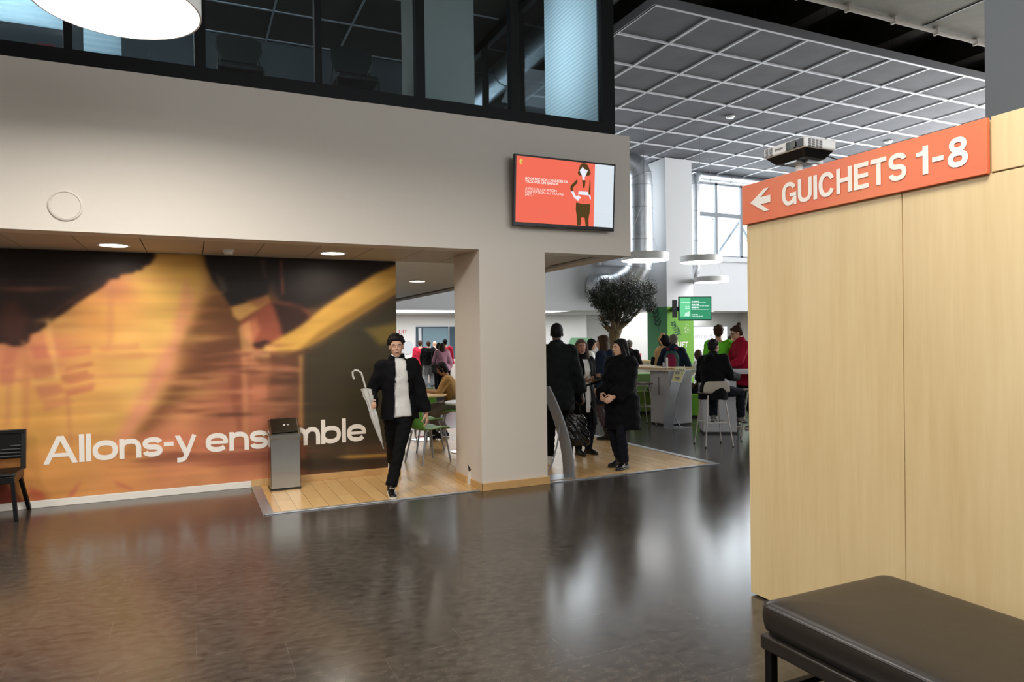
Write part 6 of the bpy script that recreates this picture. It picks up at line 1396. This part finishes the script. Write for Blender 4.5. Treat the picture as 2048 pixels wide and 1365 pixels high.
# 7, 8 at the far birch counter --------------------------------------
person('person in a pale top at the far counter left of the tree trunk', spot(1195, 19.0), face_dir(1195, 160), 1.66, 'm',
    dict(pz=.80, lean=18, rh=(.22, .34, 1.06), lh=(-.22, .34, 1.06), rf=(.12, .35, .35), lf=(-.12, .35, .35), hyaw=30), top=dict(mat='white_shirt', name='sweater', e=.03), bottom=dict(mat='jeans'), shoes=dict(mat='shoe_black'), hair=dict(kind='short', mat='hair_black'), vox=.018)
person('grey haired person in a dark coat right of the olive tree trunk', spot(1258, 16.5), face_dir(1258, 170), 1.58, 'm',
    dict(rh=(.2, .3, 1.05), lh=(-.2, .3, 1.05)), top=dict(mat='black_coat', name='coat', e=.05, hem=.5, collar=1, hood=1), bottom=dict(mat='black_cloth'), shoes=dict(mat='shoe_black'), hair=dict(kind='short', mat='hair_grey'), vox=.018)
person('person with a red scarf and navy jacket glimpsed left of the tree trunk', spot(1212, 17.2), face_dir(1214, -120), 1.70, 'f',
    dict(rh=(.2, .3, 1.0)), top=dict(mat='navy_cloth', name='jacket', e=.04, hem=.6), inner=dict(mat='red_shirt', name='scarf', e=.06, lo=.40, hi=.49, sleeve=0), bottom=dict(mat='black_cloth'), shoes=dict(mat='shoe_black'), hair=dict(kind='long', mat='hair_brown', len=.15), vox=.018)
# 9 backpack man -----------------------------------------------------
def backpack(I):
    sp, fw, rt, up, s = I['spine'], I['fw'], I['rt'], I['up'], I['s']
    bp = empty('backpack', (0, 0, 0), 0, 'burgundy and green rucksack on the back of the grey haired person', 'backpack')
    bp.matrix_world = I['root'].matrix_basis.copy()
    mb = MB(); mb.tube([sp(.0)-fw*.21, sp(.10)-fw*.235, sp(.30)-fw*.225, sp(.42)-fw*.19], [(.12, .07), (.15, .09), (.15, .085), (.10, .06)], 18, ref=rt); remeshed(mb, 'main_bag', 'teal_cloth', bp, .014, 2)
    mb = MB(); mb.tube([sp(.02)-fw*.28, sp(.10)-fw*.30, sp(.28)-fw*.29, sp(.36)-fw*.26], [(.08, .04), (.105, .05), (.105, .05), (.07, .04)], 16, ref=rt); remeshed(mb, 'front_pocket', 'burgundy', bp, .014, 2)
    for sg in (-1, 1): MB().tube([sp(.42)-fw*.16+rt*sg*.09, sp(.50)-fw*.02+rt*sg*.11, sp(.40)+fw*.165+rt*sg*.12, sp(.15)+fw*.13+rt*sg*.16, sp(.08)-fw*.15+rt*sg*.15], [(.025, .006)]*5, 8).build('strap', 'black_cloth', bp)
person('grey haired person in a navy jacket wearing a rucksack by the green column', spot(1346, 13.75), face_dir(1347, 170), 1.70, 'm',
    dict(rh=(.26, .28, 1.0), lh=(-.26, .28, 1.0), lean=6, hyaw=-8), top=dict(mat='navy_cloth', name='jacket', e=.038, hem=.80, hood=1, collar=1), inner=dict(mat='red_shirt', name='scarf', e=.035, lo=.455, hi=.52, sleeve=0, collar=1), bottom=dict(mat='jeans'), shoes=dict(mat='shoe_black'), hair=dict(kind='short', mat='hair_grey'), vox=.015, extra=backpack)
# 10, 11 seated around the sofas --------------------------------------
person('bald person in a denim jacket sitting low left of the rucksack wearer', spot(1309, 15.0), face_dir(1309, 100), 1.70, 'm',
    dict(pz=.56, lean=38, rh=(.2, .45, .75), lh=(-.2, .45, .75), rf=(.12, .5, .09), lf=(-.12, .45, .09), hpitch=-25), skin='skin_mid', top=dict(mat='denim_jacket', name='jacket', e=.04, hood=1), bottom=dict(mat='black_cloth'), shoes=dict(mat='shoe_black'), hair=dict(kind='bald', mat='hair_black'), vox=.016)
person('person in a cream sweater sitting behind the chevron sign stand', spot(1372, 14.75), face_dir(1371, -60), 1.62, 'f',
    dict(pz=.56, lean=10, rh=(.2, .35, .68), lh=(-.2, .35, .68), rf=(.12, .42, .09), lf=(-.12, .42, .09)), top=dict(mat='white_knit', name='sweater', e=.035), bottom=dict(mat='black_cloth'), shoes=dict(mat='shoe_black'), hair=dict(kind='short', mat='hair_brown'), vox=.016)
person('person in a white tee with bare forearm between the two high tables', spot(1412, 14.5), face_dir(1399, -55), 1.72, 'm',
    dict(pz=.62, lean=14, rh=(.30, .42, .72), lh=(-.15, .38, .68), rf=(.12, .42, .09), lf=(-.12, .42, .09), hpitch=-15), skin='skin_dark', top=dict(mat='white_knit', name='tee_shirt', e=.03, sleeve=.25), bottom=dict(mat='black_cloth'), shoes=dict(mat='shoe_black'), hair=dict(kind='bald', mat='hair_black'), vox=.016)
# 12 man on the stool ---------------------------------------------------
SP = Vector((7.19, 8.32, 0))
person('person in a black coat on the beige bar stool, seen from behind', SP, face_dir(1420, 158), 1.66, 'm',
    dict(pz=.86, lean=12, bend=.02, hpitch=-12, hyaw=14, face=True, rh=(.24, .42, 1.08), lh=(-.24, .40, 1.06), tilt=-5, re=(.35, -.4, -1), le=(-.35, -.4, -1), rf=(.26, .46, .40), rk=(.5, .6, .5), ro=(.1, 1, -.2), lf=(-.10, .26, .40), lk=(-.2, .8, .4)), skin='skin_mid',
    top=dict(mat='black_coat', name='coat', e=.045, hem=.70, flare=.03, collar=1, hood=1, wr=.006), bottom=dict(mat='jeans_dark', e=.02), shoes=dict(mat='shoe_grey', boot=.06), hair=dict(kind='short', mat='hair_black'), fine=False, vox=.012)
# 13 green shirt ---------------------------------------------------------
person('person in a bright green tee shirt with back turned and one arm raised', spot(1436, 12.9), face_dir(1430, 165), 1.86, 'm',
    dict(lean=3, hyaw=-10, face=False, rh=(.40, .36, 1.34), re=(1, 0, -.3), rd=(.4, .7, .5), lh=(-.22, .20, .90)), top=dict(mat='green_shirt', name='tee_shirt', e=.042, hem=.90, flare=.015, sleeve=.25, wr=.006), bottom=dict(mat='jeans', e=.02), shoes=dict(mat='shoe_grey'), hair=dict(kind='short', mat='hair_brown'), vox=.012)
# 14 red shirt -----------------------------------------------------------
def red_extra(I):
    a, el, w = I['arms']['r']; d = (w-el).normalized(); c = w-d*.02
    MB().tube([c-d*.012, c+d*.012], .036, 16).build('wristwatch', 'black_plastic', I['root'])
    MB().tube([I['spine'](.46)+I['rt']*.05+I['fw']*.10, I['spine'](.2)+I['fw']*.165, I['spine'](.46)-I['rt']*.05+I['fw']*.10], .006, 6).build('lanyard', 'magenta_shirt', I['root'])
person('person with glasses and hair bun in a red shirt at the right high table', spot(1490, 12.45), face_dir(1484, -68), 1.86, 'm',
    dict(lean=9, hpitch=-18, glasses=1, lh=(-.10, .40, 1.04), rh=(.14, .40, 1.03), re=(.8, -.8, -.5), le=(-.8, -.8, -.5), rd=(-.2, 1, .1), ld=(.2, 1, .1), rp=(-.9, 0, .2), lp=(.9, 0, .2), rc=.7, lc=.7, rf=(.12, .12, .09), lf=(-.10, -.15, .09)),
    top=dict(mat='red_shirt', name='shirt', e=.034, hem=.78, flare=.01, sleeve=.55, collar=1), bottom=dict(mat='black_cloth', e=.016), shoes=dict(mat='shoe_grey', sole='sole_white'), hair=dict(kind='bun', mat='hair_brown'), fine=True, extra=red_extra)
# 15, 16 at the board ----------------------------------------------------
person('person in a brown jumper behind the laptop near the white board', spot(1459, 20.2), face_dir(1459, 70), 1.62, 'f', dict(pz=.9, lean=4, rh=(.2, .35, 1.05), lh=(-.2, .35, 1.05)), top=dict(mat='brown_knit', name='jumper', e=.035), bottom=dict(mat='black_cloth'), shoes=dict(mat='shoe_black'), hair=dict(kind='long', mat='hair_brown', len=.2), vox=.018)
person('person in black half hidden behind the person in the red shirt', spot(1474, 18.2), face_dir(1474, -60), 1.66, 'm', dict(lean=5, hyaw=0, rh=(.2, .35, 1.05)), top=dict(mat='black_cloth', name='jacket', e=.04, hem=.7), bottom=dict(mat='black_cloth'), shoes=dict(mat='shoe_black'), hair=dict(kind='short', mat='hair_brown'), vox=.018)
# 17-22 the far crowd ------------------------------------------------------
CR = 'people queueing in the far left zone'
person('person in a red jacket and khaki trousers, leftmost of the far crowd', spot(840, 23.7), face_dir(840, 178), 1.62, 'm', dict(rh=(.2, .3, .95), face=False), top=dict(mat='red_vest', name='jacket', e=.06, hem=.82), bottom=dict(mat='khaki', e=.02), shoes=dict(mat='shoe_black'), hair=dict(kind='short', mat='hair_brown'), vox=.02, group=CR)
person('person in black puffer jacket and light grey sweatpants in the far crowd', spot(857, 23.0), face_dir(857, 182), 1.60, 'm', dict(rf=(.12, 0, .09), lf=(-.14, 0, .09), rh=(.2, .25, .95), lh=(-.2, .25, .95), face=False, hpitch=-20), top=dict(mat='black_cloth', name='puffer_jacket', e=.075, hem=.80, hood=1), bottom=dict(mat='light_sweatpants', e=.045, flare=.02), shoes=dict(mat='shoe_white', sole='sole_white'), hair=dict(kind='short', mat='hair_brown'), vox=.02, group=CR)
person('person in a white shirt in the middle of the far crowd', spot(869, 24.4), face_dir(869, 175), 1.60, 'm', dict(face=False), top=dict(mat='white_shirt', name='shirt', e=.04, hem=.8), bottom=dict(mat='black_cloth'), shoes=dict(mat='shoe_black'), hair=dict(kind='bald', mat='hair_black'), vox=.02, group=CR)
person('person in a red jacket behind the pink top in the far crowd', spot(890, 22.9), face_dir(890, 180), 1.66, 'm', dict(face=False), top=dict(mat='red_vest', name='jacket', e=.055, hem=.8), bottom=dict(mat='black_cloth'), shoes=dict(mat='shoe_black'), hair=dict(kind='short', mat='hair_black'), vox=.02, group=CR)
person('small dark haired person in black between the far white and pink tops', spot(877, 21.9), face_dir(877, 180), 1.55, 'f', dict(face=False), top=dict(mat='black_cloth', name='jacket', e=.05, hem=.7), bottom=dict(mat='black_cloth'), shoes=dict(mat='shoe_black'), hair=dict(kind='bob', mat='hair_black'), vox=.02, group=CR)
def pink_bag(I):
    sp, fw, rt = I['spine'], I['fw'], I['rt']; bg_ = empty('shoulder_bag', (0, 0, 0), 0, 'black shoulder bag on the hip of the person in the pink top', 'bag'); bg_.matrix_world = I['root'].matrix_basis.copy()
    MB().box(-.32, -.14, -.22, -.13, .66, .92).build('bag_body', 'black_leather', bg_, bevel=.02); MB().tube([(-.23, -.16, .9), (-.14, -.17, 1.2), (-.10, -.06, 1.45), (-.13, .17, 1.2), (-.23, .17, .95)], [(.018, .006)]*5, 8).build('strap', 'black_leather', bg_)
person('person in a loose pink top with long brown hair, nearest of the far crowd', spot(884, 20.8), face_dir(884, 178), 1.54, 'f', dict(face=False, rh=(.22, .15, .95), lh=(-.22, .15, .95)), top=dict(mat='pink_hoodie', name='sweatshirt', e=.08, hem=.72, flare=.0), bottom=dict(mat='black_cloth', e=.03), shoes=dict(mat='shoe_black'), hair=dict(kind='long', mat='hair_brown', len=.12), vox=.018, group=CR, extra=pink_bag)
# 23 seated, tan shirt -------------------------------------------------------
bpy.context.view_layer.update()
tan = person('seated person with glasses in a tan shirt using a phone at the round table', Vector((4.10, 11.3, .004)), face_dir(893, -88), 1.60, 'f',
    dict(pz=.56, lean=16, hpitch=-22, glasses=1, rh=(.12, .50, .85), lh=(-.10, .52, .86), re=(.7, -.6, -.8), le=(-.7, -.6, -.8), rd=(-.1, 1, .25), ld=(.1, 1, .25), rf=(.10, .34, .085), lf=(-.10, .16, .085), rc=.6, lc=.6), skin='skin_tan',
    top=dict(mat='tan_shirt', name='tee_shirt', e=.035, sleeve=.0, add=[]), inner=dict(mat='tan_shirt', name='sleeve', e=.03, lo=.32, sleeve=.15), bottom=dict(mat='grey_trousers', e=.03, flare=.02, end=.85), shoes=dict(mat='shoe_black', sole='charcoal'), hair=dict(kind='bob', mat='hair_black'), vox=.012, fine=True)
bpy.context.view_layer.update()
pw = tan['root'].matrix_world@tan['arms']['r'][2]; pd = tan['root'].matrix_world.to_3x3()@Vector((0, 1, .25)).normalized(); pc = pw+pd*.12+Vector((0, 0, .03))
ph = empty('phone', pc, AW, 'black phone in the hands of the seated person in the tan shirt', 'phone'); T = Matrix.Rotation(.9, 4, 'Y'); MB().box(-.07, .07, -.035, .035, -.005, .005, T).build('case', 'black_plastic', ph, bevel=.003)
# black glossy bag ------------------------------------------------------------
bp_ = spot(1148, 8.8); root = empty('handbag', (bp_.x, bp_.y, .30), AW, 'large shiny black bag held between the parka wearer and the phone holder', 'bag')
mb = MB(); mb.tube([(0, 0, 0.0), (0, 0, .1), (0, 0, .28), (0, 0, .40)], [(.17, .08), (.19, .10), (.155, .08), (.10, .04)], 20, ref=(1, 0, 0))
def crumple(v):
    c = v.co; v.co += v.normal*(.010*math.sin(c.x*37+c.z*21)*math.sin(c.z*33+c.y*15)+.006*math.sin(c.x*70+c.z*55))
remeshed(mb, 'bag_body', 'shiny_black', root, .012, 2, fn=crumple)
for s in (-1, 1): MB().tube([(-.07, s*.02, .38), (-.06, s*.02, .5), (0, s*.01, .575), (.06, s*.02, .5), (.07, s*.02, .38)], .008, 8).build('handle', 'shiny_black', root, smooth=True)
# bag below the table behind the walking man
p = Vector((3.0, 11.25, .35)); 
q_ = spot(840, 12.1); root = empty('rucksack', (q_.x, q_.y, .60), AW+2.6, 'dark rucksack on the green chair behind the round wooden table', 'backpack')
mb = MB(); mb.tube([(0, 0, -.12), (0, 0, 0), (0, 0, .2), (0, 0, .28)], [(.12, .06), (.14, .08), (.12, .07), (.07, .04)], 16, ref=(1, 0, 0)); remeshed(mb, 'bag_body', 'black_cloth', root, .014, 2)
MB().tube([(-.05, .0, .27), (0, 0, .34), (.05, 0, .27)], .008, 8).build('strap', 'black_cloth', root)
# hooded coat hanging by the column --------------------------------------------
cp = spot(1324, 17.2, 0); root = empty('hanging_coat', (cp.x, cp.y, 0), AW, 'tan coat with a fur trimmed black hood hanging on a stand at the green column', 'coat')
mb = MB(); mb.tube([(.0, 0, .95), (0, 0, 1.1), (0, 0, 1.3), (0, 0, 1.42)], [(.24, .13), (.22, .14), (.19, .13), (.10, .09)], 18, ref=(1, 0, 0)); remeshed(mb, 'coat_body', 'fur_tan', root, .018, 2)
mb = MB(); mb.ell((.06, .02, 1.55), (.15, .12, .17), 16); mb.tube([(.18, 0, 1.5), (.22, 0, 1.2), (.2, 0, .95)], [.09, .07, .06], 12); mb.tube([(-.2, 0, 1.15), (-.24, 0, .95)], [.07, .06], 12); remeshed(mb, 'hood', 'black_cloth', root, .018, 2)
MB().tube([(-.02, -.08, 1.42), (-.10, -.10, 1.58), (-.02, -.08, 1.72), (.06, -.06, 1.70)], .03, 10).build('fur_trim', 'fur_tan', root, smooth=True)
MB().tube([(0, 0, 0), (0, 0, 1.5)], .02, 10).build('stand_pole', 'black_plastic', root); MB().lathe([(0, 0), (.22, 0), (.22, .02), (0, .02)], n=24).build('stand_foot', 'black_plastic', root)
